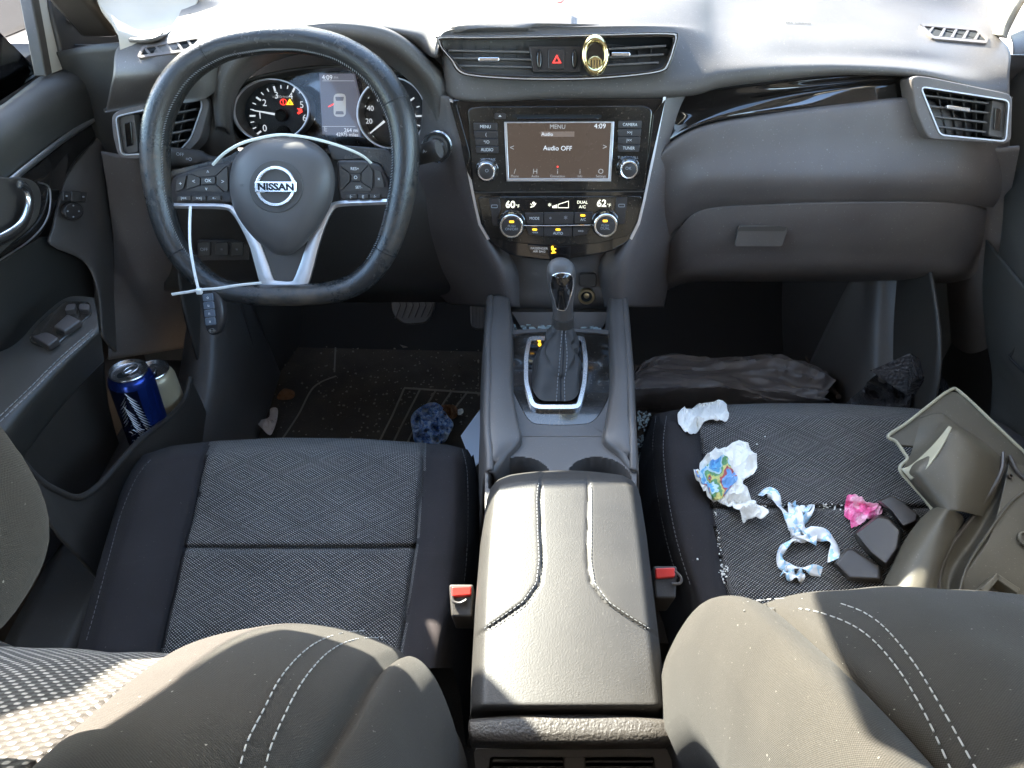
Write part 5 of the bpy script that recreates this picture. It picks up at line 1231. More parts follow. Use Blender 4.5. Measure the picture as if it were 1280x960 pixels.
# rim of the door pocket that holds the cans
mb = MB(); pr_ = [P(x, y, x=-.585) for x, y in c2([(-40, 500), (0, 545), (44, 596), (72, 614), (98, 622), (122, 608), (148, 580), (172, 553), (198, 532), (217, 516), (231, 498), (238, 472)], 60, False)]
mb.tube(pr_, .0045, 12); pk = mb.build('pocket_rim', M['dark'], DD)
rows = [pr_, [V((p.x + .006, p.y, p.z - .06)) for p in pr_], [V((p.x + .012, p.y, max(.04, p.z - .22))) for p in pr_]]
patch('pocket_panel', rows, M['dark'], DD, 60, 12)
patch('pocket_floor', [[V((-.70, .5, .20)), V((-.6, .5, .20))], [V((-.70, 1.1, .24)), V((-.6, 1.1, .24))]], M['dark'], DD, 4, 4)
# window frame, quarter cover and glass
mb = MB(); FWn = Frame(V((-.72, 1.0, .9)), (1, 0, 0), X=V((0, 1, 0)))
FWn.plate(mb, [(38, -10), (48, -10), (66, 92), (58, 96)], -.01, .008); mb.build('window_channel', M['dark'], DD, bev=.002)
mb = MB(); FWn.plate(mb, [(44, -10), (70, -10), (88, 84), (66, 92)], -.008, .004); mb.build('window_frame', M['beige'], DD, bev=.002)
mb = MB(); FWn.plate(mb, c2([(66, -20), (132, -20), (150, 40), (150, 56), (138, 66), (110, 84), (86, 86), (76, 60)], 40), -.006, .010); mcv = mb.build('mirror_cover', M['dark'], DD, bev=.004, seg=3)
mb = MB(); FWn.plate(mb, el(90, 24, 6, 5.5), .01, .012); mb.build('cover_clip', M['mid'], mcv, bev=.001)
mb = MB(); mb.prism([V((-.765, -.35, .74)), V((-.765, 1.17, .74)), V((-.70, .78, 1.16)), V((-.70, -.35, 1.16))], [V((-.761, -.35, .74)), V((-.761, 1.17, .74)), V((-.696, .78, 1.16)), V((-.696, -.35, 1.16))]); mb.build('window_glass', M['glass'], DD)
patch('door_skin', [[V((-.78, -.4, .76)), V((-.78, 1.3, .76))], [V((-.80, -.4, .4)), V((-.80, 1.3, .4))], [V((-.78, -.4, .05)), V((-.78, 1.3, .05))]], M['dark'], DD, 8, 8)
mb = MB(); mb.prism(*[[V((x, y, z)) for x, z in ((-.755, .80), (-.76, .98), (-.80, 1.03), (-1.0, 1.02), (-1.03, .93), (-1.0, .79), (-.82, .775))] for y in (1.30, 1.20)]); sm_ = mb.build('side_mirror', M['gloss'], DD, bev=.012, seg=4)
# right door
PD = thing('car_door', 'passenger door with sunlit upper edge at the right of the cabin', 'car door', (.72, .9, .1), group='front doors')
rows = [[P(1262, 44, x=.74), P(1300, 30, x=.76), P(1400, 10, x=.76)], [P(1266, 60, x=.715), P(1300, 60, x=.73), P(1400, 60, x=.73)],
        [P(1262, 110, x=.70), P(1290, 130, x=.70), P(1400, 150, x=.70)], [P(1258, 200, x=.695), P(1290, 240, x=.695), P(1400, 300, x=.695)],
        [P(1252, 290, x=.685), P(1285, 340, x=.68), P(1400, 420, x=.68)], [P(1244, 340, x=.69), P(1280, 400, x=.69), P(1400, 500, x=.69)]]
patch('upper_panel', rows, M['door'], PD, 30, 30)
rows = [[P(1232, 300, x=.70), P(1256, 330, x=.68), P(1300, 380, x=.675), P(1400, 460, x=.675)], [P(1228, 360, x=.70), P(1250, 380, x=.685), P(1300, 430, x=.68), P(1400, 520, x=.68)],
        [P(1232, 420, x=.71), P(1250, 440, x=.695), P(1300, 500, x=.695), P(1400, 600, x=.69)], [P(1240, 480, x=.715), P(1260, 500, x=.71), P(1300, 560, x=.71), P(1400, 700, x=.70)], [P(1230, 600, x=.715), P(1260, 640, x=.71), P(1300, 700, x=.71), P(1400, 800, x=.70)]]
patch('lower_panel', rows, M['door'], PD, 30, 30)
mb = MB(); mb.tube([P(x, y, x=.69) for x, y in c2([(1290, 395), (1268, 438), (1262, 446), (1275, 460), (1300, 480)], 20, False)], .002, 8); mb.build('panel_seam', M['seam'], PD)
mb = MB(); mb.prism([V((.765, -.35, .74)), V((.765, 1.17, .74)), V((.70, .78, 1.16)), V((.70, -.35, 1.16))], [V((.761, -.35, .74)), V((.761, 1.17, .74)), V((.696, .78, 1.16)), V((.696, -.35, 1.16))]); mb.build('window_glass', M['glass'], PD)
mb = MB(); mb.box((.745, 1.17, .86), .02, .05, .28, Y=V((0, .8, -.6)), Z=V((0, .6, .8))); mb.build('mirror_cover', M['dark'], PD, bev=.004)
patch('door_skin', [[V((.78, -.4, .76)), V((.78, 1.3, .76))], [V((.80, -.4, .4)), V((.80, 1.3, .4))], [V((.78, -.4, .05)), V((.78, 1.3, .05))]], M['dark'], PD, 8, 8)
# ================================================================== BODY SHELL (roof, pillars, glass, firewall)
BS = thing('cabin_shell', 'pale pillar trim, roof and dark footwell walls enclosing the cabin', 'car body', (0, 1.3, .02))
def pillar(a, b_, w, t, mt, name='pillar_trim', par=None):
    mb = MB(); a, b_ = V(a), V(b_); z = (b_ - a); L = z.length; z.normalize(); x = V(w).normalized(); y = z.cross(x)
    mb.box((a + b_) / 2, V(w).length, t, L, X=x, Y=y, Z=z); return mb.build(name, mt, par or BS, bev=.01, seg=3)
# left A pillar, its beige foot showing over the dash end
patch('pillar_trim', [[P(118, -30, y=1.16), P(150, -30, y=1.17), P(200, -30, y=1.20), P(262, -30, y=1.24)],
                      [P(122, 2, y=1.13), P(150, 2, y=1.14), P(196, 4, y=1.16), P(246, 4, y=1.20)],
                      [P(138, 24, y=1.105), P(158, 26, y=1.11), P(195, 28, y=1.13), P(232, 24, y=1.15)],
                      [P(147, 42, y=1.085), P(165, 46, y=1.085), P(192, 45, y=1.09), P(215, 38, y=1.11)],
                      [P(150, 62, y=1.080), P(168, 63, y=1.080), P(188, 55, y=1.085), P(208, 47, y=1.10)]], M['beige'], BS, 30, 24, solid=.01)
patch('pillar_trim', [[P(1235, -30, y=1.32), P(1262, -30, y=1.25), P(1290, -20, y=1.2)], [P(1228, 5, y=1.27), P(1250, 5, y=1.22), P(1270, 5, y=1.18)], [P(1220, 30, y=1.23), P(1240, 31, y=1.20), P(1256, 32, y=1.17)], [P(1216, 40, y=1.22), P(1236, 42, y=1.19), P(1252, 44, y=1.16)]], M['pillargrey'], BS, 24, 20, solid=.01)
pillar((-.66, 1.20, .80), (-.64, 1.02, .99), (.06, 0, 0), .04, M['dark']); pillar((-.605, 1.03, .98), (-.84, .60, 1.17), (.06, 0, 0), .05, M['beige'])
mb = MB(); gq = [V((-.66, 1.03, .99)), V((-.565, 1.03, .995)), V((-.475, .935, 1.02)), V((-.52, .83, 1.05)), V((-.68, .83, 1.05))]; mb.prism([p - V((0, 0, .02)) for p in gq], gq); mb.build('shade_gusset', M['beige'], BS, bev=.004); pillar((.72, 1.20, .84), (.60, .62, 1.20), (.07, 0, 0), .05, M['beige'])  # gusset out of view, added to shade the armrest's rear corner
mb = MB(); mb.box((0.0, -.34, 1.215), 1.22, 1.92, .02); mb.build('roof_panel', M['beige'], BS, bev=.005)
mb = MB(); mb.prism([V((-.58, .62, 1.20)), V((.58, .62, 1.20)), V((.74, 1.56, .885)), V((-.74, 1.56, .885))], [V((-.58, .62, 1.204)), V((.58, .62, 1.204)), V((.74, 1.56, .889)), V((-.74, 1.56, .889))]); mb.build('windscreen', M['glass'], BS)
# firewall and footwell sides
patch('firewall', [[V((x, 1.56, .87)) for x in (-.8, 0, .8)], [V((x, 1.58, .5)) for x in (-.8, 0, .8)], [V((x, 1.54, .25)) for x in (-.8, 0, .8)], [V((x, 1.38, .05)) for x in (-.8, 0, .8)], [V((x, 1.30, .04)) for x in (-.8, 0, .8)]], M['firewall'], BS, 20, 30)
patch('footwell_side', [[V((-.60, 1.12, .52)), V((-.60, 1.3, .54)), V((-.58, 1.56, .6))], [V((-.60, 1.06, .36)), V((-.59, 1.25, .36)), V((-.55, 1.56, .36))], [V((-.60, 1.06, .03)), V((-.58, 1.2, .03)), V((-.52, 1.5, .03))]], M['dark'], BS, 20, 20)
patch('footwell_side', [[V((.62, 1.12, .52)), V((.62, 1.3, .54)), V((.60, 1.56, .6))], [V((.635, .95, .36)), V((.61, 1.25, .36)), V((.57, 1.56, .36))], [V((.64, .92, .03)), V((.60, 1.2, .03)), V((.54, 1.5, .03))]], M['dark'], BS, 20, 20)
# sill trim that sweeps down beside the driver seat
patch('sill_trim', [[V((-.68, .3, .17)), V((-.68, .8, .18)), V((-.655, 1.0, .20)), V((-.63, 1.16, .36))], [V((-.62, .3, .18)), V((-.62, .8, .19)), V((-.60, 1.02, .25)), V((-.595, 1.18, .45))], [V((-.585, .3, .15)), V((-.585, .8, .16)), V((-.565, 1.04, .22)), V((-.57, 1.22, .42))], [V((-.575, .3, .03)), V((-.575, .8, .03)), V((-.55, 1.1, .03)), V((-.56, 1.3, .03))]], M['mid'], BS, 30, 24)
patch('sill_trim', [[V((.69, .3, .17)), V((.69, .8, .18)), V((.67, 1.0, .24)), V((.65, 1.14, .44))], [V((.63, .3, .18)), V((.63, .8, .19)), V((.62, 1.02, .25)), V((.61, 1.18, .45))], [V((.60, .3, .15)), V((.60, .8, .16)), V((.585, 1.04, .22)), V((.58, 1.22, .42))], [V((.59, .3, .03)), V((.59, .8, .03)), V((.57, 1.1, .03)), V((.57, 1.3, .03))]], M['mid'], BS, 30, 24, flip=True)
patch('dash_end', [[V((-.56, 1.20, .775)), V((-.82, 1.20, .775))], [V((-.56, 1.20, .5)), V((-.80, 1.20, .5))], [V((-.56, 1.20, .1)), V((-.80, 1.20, .1))]], M['dark'], BS, 10, 14)
patch('dash_end', [[V((.60, 1.20, .775)), V((.82, 1.20, .775))], [V((.60, 1.20, .5)), V((.80, 1.20, .5))], [V((.60, 1.20, .1)), V((.80, 1.20, .1))]], M['dark'], BS, 10, 14)
patch('dash_leak_cap', [[V((-.575, 1.13, .80)), V((-.64, 1.135, .795)), V((-.72, 1.16, .775))], [V((-.575, 1.13, .7)), V((-.64, 1.14, .7)), V((-.72, 1.16, .7))], [V((-.575, 1.13, .5)), V((-.64, 1.14, .5)), V((-.72, 1.16, .5))]], M['door'], BS, 10, 10)  # panel added to stop sun leaking between dash end and door
# mirror; visor panels and pod, out of view, added to shade the seatbacks
for x0, x1, y1, lab in ((-.585, -.385, .82, 'beige visor panel added above the steering wheel to shade the driver seatback'), (.02, .46, .90, 'beige visor panel added under the windscreen to shade the passenger seatback')):
    vr = []
    zf = lambda y: 1.192 - (y - .62) * .335
    mb = MB(); mb.prism([V((x0, .60, zf(.6) - .014)), V((x1, .60, zf(.6) - .014)), V((x1, y1, zf(y1) - .014)), V((x0, y1, zf(y1) - .014))], [V((x0, .60, zf(.6))), V((x1, .60, zf(.6))), V((x1, y1, zf(y1))), V((x0, y1, zf(y1)))])
    vo = mb.build('visor_blocker', M['beige'], None, bev=.004); tag(vo, lab, 'visor blocker')
mb = MB(); mb.box((-.095, .75, 1.135), .24, .27, .03, Y=V((0, .948, -.318)), Z=V((0, .318, .948))); mb.build('sun_blocker_pod', M['dark'], BS, bev=.008)  # unseen block added to keep sun off the outer passenger seatback
mb = MB(); mb.box((.0, .76, 1.10), .22, .03, .06); RM = mb.build('rear_view_mirror', M['dark'], None, bev=.01); tag(RM, 'dark rear view mirror hung from the windscreen above the dashboard', 'mirror')
patch('rear_wall', [[V((x, -1.28, 1.21)) for x in (-.65, 0, .65)], [V((x, -1.2, .95)) for x in (-.65, 0, .65)], [V((x, -1.1, .7)) for x in (-.65, 0, .65)]], M['dark'], BS, 10, 10)
patch('rear_bench', [[V((x, -.95, .95)) for x in (-.65, 0, .65)], [V((x, -.85, .6)) for x in (-.65, 0, .65)], [V((x, -.78, .42)) for x in (-.65, 0, .65)], [V((x, -.35, .42)) for x in (-.65, 0, .65)], [V((x, -.30, .05)) for x in (-.65, 0, .65)]], M['cloth2'], BS, 20, 30)
# cabin floor
fl = patch('floor', [[V((x, -.6, .04)) for x in (-.8, 0, .8)], [V((x, .5, .04)) for x in (-.8, 0, .8)], [V((x, 1.42, .04)) for x in (-.8, 0, .8)]], M['carpet'], None, 10, 10); fl['kind'] = 'structure'; fl['label'] = 'dirty dark carpet floor of the car'
mb = MB(); mb.box((0, 0, -.36), 160, 160, .02); g_ = mb.build('ground', M['outside'], None); g_['kind'] = 'structure'; g_['label'] = 'pale sandy ground outside the car'
def fp(px, py, z=.055): return P(px, py, z=z)
# driver floor mat
FF = Frame(V((0, 1.1, .05)), (0, 0, 1))
mb = MB(); FF.plate(mb, rounded([(296, 470), (360, 405), (470, 395), (602, 402), (606, 470), (604, 640), (270, 640)], 20), -.005, .008); FM = mb.build('floor_mat', M['mat'], None, bev=.003); tag(FM, 'dirty black carpet mat with ribbed heel pad in the driver footwell', 'floor mat')
def ridge(pts, r=.0028):
    mb = MB(); mb.tube([FF.at(x, y, .0085) for x, y in c2(pts, 24, False)], r, 6, flat=.6, up=(0, 0, 1)); mb.build('mat_ridge', M['mattrim'], FM)
ridge([(505, 485), (550, 488), (603, 492)]); 
for k in range(5): ridge([(505 + k * 20, 486 + k * .8), (490 + k * 18, 520), (474 + k * 18, 552)], .0022)
ridge([(345, 560), (372, 520), (392, 484), (420, 470)], .002); ridge([(420, 420), (418, 465)], .002)
# pedals
BP = thing('brake_pedal', 'wide black rubber brake pedal with slanted ribs in the driver footwell', 'pedal', P(515, 380, y=1.34))
Fp = Frame(P(515, 378, y=1.34), (0, -.80, .6))
mb = MB(); Fp.plate(mb, rounded([(488, 360), (542, 360), (544, 384), (534, 404), (504, 406), (490, 392)], 8), -.012, .004); bp = mb.build('pedal_pad', M['rubber'], BP, bev=.003)
for k in range(6):
    mb = MB(); mb.tube([Fp.at(494 + k * 8, 398 - k * .5, .005), Fp.at(500 + k * 8, 382, .006), Fp.at(496 + k * 8, 366, .005)], .0016, 6); mb.build('pad_rib', M['mid'], bp)
mb = MB(); mb.tube([Fp.at(515, 375, -.01), P(515, 375, y=1.34) + V((0, .08, .25))], .012, 10); mb.build('pedal_arm', M['dark'], BP)
GP = thing('accelerator_pedal', 'narrow ribbed accelerator pedal beside the centre console', 'pedal', P(597, 396, y=1.32))
Fp2 = Frame(P(597, 396, y=1.32), (0, -.75, .66))
mb = MB(); Fp2.plate(mb, rounded([(587, 375), (606, 375), (607, 408), (603, 412), (591, 411), (588, 404)], 4), -.01, .004); gp_ = mb.build('pedal_pad', M['rubber'], GP, bev=.003)
for k in range(4):
    mb = MB(); mb.tube([Fp2.at(590.5 + k * 4.4, 409, .0045), Fp2.at(590.5 + k * 4.4, 378, .0045)], .0012, 6); mb.build('pad_rib', M['mid'], gp_)
# ---------------------------------------------------------------- cans
def can(px, py, z, tilt, lab, body, extra=None, open_=False, rot=0):
    c_ = P(px, py, z=z); ax = V(tilt).normalized(); base = c_ - ax * .155
    t = thing('drink_can', lab, 'drink can', base)
    mb = MB(); mb.lathe(base, ax, [(.022, 0), (.026, .004), (.033, .012), (.033, .138), (.031, .145), (.0272, .152), (.0262, .1525), (.0240, .1490)], 48); bd = mb.build('can_body', body, t, ang=40)
    mb = MB(); mb.lathe(base, ax, [(.0262, .150), (.0278, .1525), (.0284, .1545), (.0276, .156), (.0262, .1550), (.0250, .1515), (.0242, .1510), (.012, .1514)], 48); ld = mb.build('can_lid', M['canlid'], t, ang=40)
    X = (V((1, 0, 0)) - ax * ax.x).normalized(); Y = ax.cross(X); X, Y = X * math.cos(rot) + Y * math.sin(rot), -X * math.sin(rot) + Y * math.cos(rot)
    o = base + ax * .1518
    mb = MB(); mb.add([o + X * (-.009) + X * .0085 * math.cos(a) + Y * .0075 * math.sin(a) + ax * .0002 for a in [2 * math.pi * k / 20 for k in range(20)]], [list(range(20))]); mb.build('can_mouth', M['black'], ld)
    mb = MB(); mb.tube([o + X * (.004 + .0115 * math.cos(a)) + Y * .0075 * math.sin(a) + ax * (.0016 + .003 * (1 + math.cos(a)) * .5) for a in [2 * math.pi * k / 24 for k in range(24)]], .0013, 8, closed=True, flat=.6, up=ax); mb.tube([o + X * -.006 + ax * .0012, o + X * .004 + ax * .002], .003, 8, flat=.4, up=ax); mb.build('pull_tab', M['canlid'], ld)
    return t, bd, base, ax
t, bd, base, ax = can(160, 463, .40, (.04, .03, 1), 'blue and black energy drink can with silver wing artwork in the door pocket', M['can'], rot=.9)
# wing artwork wrapped on the side facing the cabin
def onc(a, h, r=.0334): 
    X = (V((1, 0, 0)) - ax * ax.x).normalized(); Y = ax.cross(X); return base + ax * h + X * r * math.cos(a) + Y * r * math.sin(a)
mb = MB(); A0, A1 = R(-165), R(-52); n_ = 14; gv_ = [onc(A0 + (A1 - A0) * i / n_, h, .0333) for h in (.138, .02) for i in range(n_ + 1)]; mb.add(gv_, [(i, i + 1, n_ + 2 + i, n_ + 1 + i) for i in range(n_)]); mb.build('black_label', M['candk'], bd)
mb = MB(); rnd = random.Random(4)
for side, a_, h_, cnt in ((1, R(-66), .125, 11), (1, R(-82), .10, 9), (-1, R(-100), .118, 7)):
    for k in range(cnt):
        a0 = a_ + (R(2.2) * k) * side; h0 = h_ - .0078 * k; ln = .020 - .0009 * k; pts = []
        for q in range(6):
            u = q / 5; pts.append(onc(a0 + side * (R(-16) * (1 - u) + R(6) * u * u), h0 + .012 * (1 - u) - ln * u * .35, .0338))
        mb.tube(pts, [.0003, .0008, .0010, .0010, .0007, .0002], 5)
for k in range(16):
    a0 = R(-98 + rnd.uniform(-12, 25)); h0 = rnd.uniform(.03, .075); mb.tube([onc(a0, h0, .0337), onc(a0 + R(rnd.uniform(3, 8)), h0 + rnd.uniform(-.004, .005), .0337), onc(a0 + R(rnd.uniform(8, 14)), h0 + rnd.uniform(-.006, .006), .0337)], [.0006, .0009, .0003], 5)
mb.build('wing_artwork', M['satin'], bd)
t, bd, base, ax = can(189, 463, .335, (-.03, .02, 1), 'cream drink can leaning behind the blue can', M['cantan'], rot=2.0)
# ---------------------------------------------------------------- key fob and zip ties on the wheel
FFo = Frame(P(262, 390, y=.875), (-.2, -.85, .45))
KF = thing('key_fob', 'black car key fob hung on white zip ties under the steering wheel', 'key', P(262, 390, y=.875))
mb = MB(); FFo.plate(mb, rounded([(251, 364), (262, 360), (270, 364), (277, 380), (279, 398), (274, 414), (266, 420), (258, 417), (253, 400), (250, 380)], 8), -.012, .003); fb = mb.build('fob_body', M['fob'], KF, bev=.004, seg=4)
for k in range(4):
    y = 368 + k * 10; x = 252.5 + k * 1.0
    mb = MB(); FFo.plate(mb, rounded([(x, y), (x + 12.5, y - 1.5), (x + 14, y + 8), (x + 1.2, y + 9)], 1.5, 2), .002, .0055); kb_ = mb.build('fob_button', M['fobkey'], fb, bev=.0007)
    FFo.text(('o', 'u', 'n', 'x')[k], x + 7, y + 3.8, 4, M['white'], kb_, h=.006)
mb = MB(); q = FFo.at(265, 413.5, .0035); 
FFo.ring(mb, el(265, 413.5, 3.6, 3.2, 20), el(265, 413.5, 2.6, 2.2, 20), .002, .0045); FFo.plate(mb, [(260.6, 412.6), (269.4, 412.6), (269.4, 414.6), (260.6, 414.6)], .003, .005); mb.build('fob_emblem', M['chrome'], fb)
def ziptie(pts, lab, head=None, r=.0021, mt='zip', flat=.45, up=(0, -1, 0)):
    o_ = pts[0]; t = thing('zip_tie', lab, 'zip tie', o_, group='zip ties on the steering wheel')
    mb = MB(); mb.tube(crv(pts, 40), r, 8, flat=flat, up=up); mb.build('strap', M[mt], t)
    if head is not None:
        mb = MB(); mb.box(head, .0075, .006, .008); mb.build('tie_head', M[mt], t, bev=.001)
    return t
ziptie([P(238, 258, y=.94), P(237, 285, y=.915), P(238, 310, y=.893), P(243, 340, y=.876), P(249, 366, y=.864)], 'white zip tie hanging down from the left spoke to the key fob', head=P(249, 364, y=.862))
ziptie([P(215, 368, y=.86), P(235, 365, y=.86), P(252, 362, y=.862), P(272, 360.5, y=.866), P(298, 356.5, y=.872), P(327, 353.5, y=.882)], 'white zip tie lying crosswise over the wheel bottom rim by the key fob', head=None)
ziptie([P(266, 206, y=.955), P(280, 192, y=.94), P(300, 180, y=.93), P(325, 172.5, y=.925), P(352, 168.5, y=.925), P(385, 172, y=.925), P(420, 181, y=.93), P(450, 193, y=.94), P(464, 204, y=.955)], 'long pale zip tie arching over the airbag cover below the gauges', r=.0019, mt='zipgreen', flat=.5)
# ---------------------------------------------------------------- air freshener clipped on the centre vent
AF = thing('air_freshener', 'oval gold vent clip air freshener with dark centre on the centre vent', 'air freshener', FC.at(744, 69, .01))
FAf = Frame(FC.at(744, 69, .020), (0, -.93, .37))
oe = el(744, 69, 17.5, 26, 48)
def dome(F, outer, inner_s, h, mt, name, par):
    cx = sum(p[0] for p in outer) / len(outer); cy = sum(p[1] for p in outer) / len(outer); rings = []
    for u in range(9):
        a = math.pi * u / 8; s_ = 1 - (1 - inner_s) * (1 - math.cos(a)) / 2; rings.append([F.at(cx + (x - cx) * s_, cy + (y - cy) * s_, h * math.sin(a)) for x, y in outer])
    k = len(outer); mb = MB(); mb.add([p for r_ in rings for p in r_], [(i * k + j, i * k + (j + 1) % k, (i + 1) * k + (j + 1) % k, (i + 1) * k + j) for i in range(8) for j in range(k)])
    mb.add([F.at(x, y, -.008) for x, y in outer] + [F.at(x, y, 0) for x, y in outer], [(j, (j + 1) % k, k + (j + 1) % k, k + j) for j in range(k)])
    return mb.build(name, mt, par, ang=80)
dome(FAf, oe, .60, .007, M['gold'], 'gold_ring', AF)
mb = MB(); FAf.plate(mb, el(744, 69, 11.5, 17, 40), -.006, .001); ce = mb.build('scent_window', M['gloss'], AF)
mb = MB(); FAf.plate(mb, c2([(735.5, 80), (737, 73), (744, 69.5), (751, 73), (752.5, 80), (749, 87), (739, 87)], 30), .001, .0035); mb.build('gold_fan', M['gold'], AF, bev=.001)
for x in (739.5, 743, 746.5, 750):
    mb = MB(); FAf.plate(mb, [(x - .7, 75), (x + .5, 75), (x + .3, 87), (x - .5, 87)], .0035, .0045); mb.build('fan_slot', M['black'], AF)
mb = MB(); mb.box(FC.at(744, 69, .006), .012, .02, .012); mb.build('vent_clip', M['dark'], AF)
# ---------------------------------------------------------------- litter
def crumple(name, outline, z, amp, mt, lab, cat, seed=1, n_=34, thick=.0006, lift=.0, freq=40, ridge=1, zm_=None, off=.002, smooth=False, xf=None, group=None, par=None, mtf=None):
    "a sheet cut to a pixel outline, creased; rests on the surface below"
    xs = [p[0] for p in outline]; ys = [p[1] for p in outline]; x0, x1, y0, y1 = min(xs), max(xs), min(ys), max(ys)
    def inside(x, y):
        c_ = False; m_ = len(outline)
        for i in range(m_):
            (ax_, ay), (bx, by) = outline[i], outline[(i + 1) % m_]
            if (ay > y) != (by > y) and x < (bx - ax_) * (y - ay) / (by - ay) + ax_: c_ = not c_
        return c_
    bm = bmesh.new(); ol = [bm.verts.new((x, y, 0)) for x, y in outline]; f = bm.faces.new(ol)
    bmesh.ops.triangulate(bm, faces=[f])
    for _ in range(9):
        es = [e for e in bm.edges if e.calc_length() > max(x1 - x0, y1 - y0) / n_ * 1.6]
        if not es: break
        bmesh.ops.subdivide_edges(bm, edges=es, cuts=1, use_grid_fill=False); bmesh.ops.triangulate(bm, faces=[f for f in bm.faces if len(f.verts) > 3])
    bmesh.ops.smooth_vert(bm, verts=[v for v in bm.verts if not v.is_boundary], factor=.5, use_axis_x=True, use_axis_y=True)
    for v in bm.verts:
        px, py = v.co.x, v.co.y
        q = V((px, py, seed * 13.7)) * (freq / 1000.0)
        def rid(s_): return 1 - abs(noise.noise(q * s_ + V((seed, 0, 0)))) * 2
        h = amp * (.62 * rid(1.0) ** 2 + .28 * rid(2.3) ** 2 + .10 * rid(5)) if ridge else amp * (.5 + .5 * noise.noise(q * 1.2) + .3 * noise.noise(q * 3))
        h += lift
        if zm_ is None: b_ = P(px, py, z=z + h)
        else: b_ = zm_.at(px, py, off) + V((0, 0, h)); w = b_ - CAM
        v.co = b_
    if mtf: 
        for f in bm.faces: f.material_index = mtf(f)
    bmesh.ops.recalc_face_normals(bm, faces=bm.faces)
    me = bpy.data.meshes.new(name); bm.to_mesh(me); bm.free()
    o = link(name, me, mt, par, smooth=True, ang=18 if not smooth else 60, solid=thick)
    if lab: tag(o, lab, cat, group)
    return o
crumple('tissue', c2([(846, 524), (852, 515), (862, 514), (876, 506), (892, 505), (905, 508), (911, 520), (905, 529), (890, 529), (878, 532), (870, 543), (861, 544), (852, 536)], 60), .37, .012, M['tissue'], 'creased white tissue at the front corner of the littered seat', 'tissue', 2, zm_=zm2, freq=38)
wr = crumple('candy_wrapper', c2([(865, 596), (874, 590), (876, 578), (900, 566), (925, 560), (938, 568), (944, 590), (938, 604), (926, 612), (940, 632), (957, 650), (950, 656), (934, 652), (928, 658), (918, 644), (900, 634), (884, 630), (874, 618)], 80), .37, .022, M['tissue'], 'crumpled white wrapper with a colourful printed patch on the littered seat', 'wrapper', 5, zm_=zm2, freq=34)
crumple('printed_patch', c2([(866, 598), (876, 602), (886, 598), (884, 582), (900, 580), (912, 586), (920, 600), (916, 614), (900, 626), (888, 628), (876, 616)], 50), .37, .022, M['printwrap'], None, None, 5, zm_=zm2, freq=34, off=.0045, par=wr)
# ribbon of torn plastic film
RB = thing('plastic_ribbon', 'twisted strip of white and blue plastic film on the littered seat', 'plastic strip', zm2.at(1000, 650, .003))
def ribbon(pts, w0, seed, name='film_strip'):
    rnd = random.Random(seed); pts = c2(pts, 46, False); rows = []
    for i, (x, y) in enumerate(pts):
        a = V((*pts[max(0, i - 1)], 0)); b_ = V((*pts[min(len(pts) - 1, i + 1)], 0)); t = (b_ - a).normalized(); nn = V((-t.y, t.x, 0)); tw = math.sin(i * .33 + seed) * 1.0
        w = w0 * (.55 + .45 * abs(math.cos(tw))); r_ = []
        for k in range(5):
            u = k / 4 * 2 - 1; px = x + nn.x * w * u; py = y + nn.y * w * u
            r_.append(zm2.at(px, py, .003) + V((0, 0, .004 + .006 * math.sin(tw) * u + .004 * noise.noise(V((x * .08, y * .08, u + seed))))))
        rows.append(r_)
    return link(name, gridmesh(name, rows), M['ribbon'], RB, solid=.0005, ang=60)
ribbon([(950, 622), (958, 617), (968, 622), (974, 636), (986, 650), (992, 664), (1004, 676), (1020, 678)], 5.5, 1)
ribbon([(988, 632), (994, 645), (1000, 660), (1010, 668), (1030, 672), (1042, 684), (1040, 704)], 7, 2)
ribbon([(996, 674), (984, 682), (974, 694), (976, 708), (990, 712), (1008, 714), (1026, 717)], 4.5, 3)
ribbon([(1004, 652), (1012, 642), (1012, 634), (1006, 640), (996, 640), (990, 632)], 4, 4)
ribbon([(978, 716), (985, 720), (996, 722), (1004, 720)], 6, 5)
ribbon([(992, 660), (998, 670), (1002, 680)], 9, 6)
crumple('pink_packet', c2([(1057, 624), (1068, 623), (1080, 628), (1100, 636), (1100, 645), (1086, 646), (1070, 652), (1064, 662), (1062, 652), (1055, 646)], 40), .37, .010, M['pink'], 'torn bright pink packet on the littered seat beside the black blocks', 'packet', 8, zm_=zm2, freq=45)
# litter in the driver footwell
crumple('crumpled_wrapper', c2([(514, 522), (524, 510), (540, 503), (552, 508), (560, 520), (567, 530), (562, 542), (556, 552), (540, 557), (520, 553), (516, 540)], 60), .07, .045, M['bluewrap'], 'crumpled blue and white wrapper on the driver floor mat', 'wrapper', 11, freq=75)
crumple('brown_wrapper', c2([(551, 508), (566, 506), (572, 512), (570, 522), (560, 523)], 24), .07, .015, M['cardboard'], 'small brown scrap beside the blue wrapper on the floor', 'scrap', 12, freq=90)
crumple('white_scrap', c2([(572, 513), (578, 511), (579, 516), (573, 519)], 16), .07, .01, M['tissue'], 'tiny white paper scrap beside the brown scrap', 'scrap', 13, freq=90)
crumple('paper_sheet', [(600, 512), (605, 528), (605, 572), (592, 586), (576, 545)], .22, .004, M['paper'], 'pale paper sheet standing between driver seat and console', 'paper', 14, freq=12)
crumple('paper_scrap', c2([(321, 527), (336, 522), (338, 511), (347, 511), (346, 526), (340, 542), (335, 543), (328, 536)], 30), .07, .008, mat('pinkish_paper', (.50, .40, .33), .8), 'torn pinkish paper scrap at the left of the driver mat', 'scrap', 15, freq=60)
crumple('dry_leaf', c2([(346, 497), (352, 488), (358, 486), (368, 490), (366, 498), (352, 500)], 20), .06, .008, M['cardboard'], 'small dry brown leaf above the pinkish scrap', 'leaf', 16, freq=90)
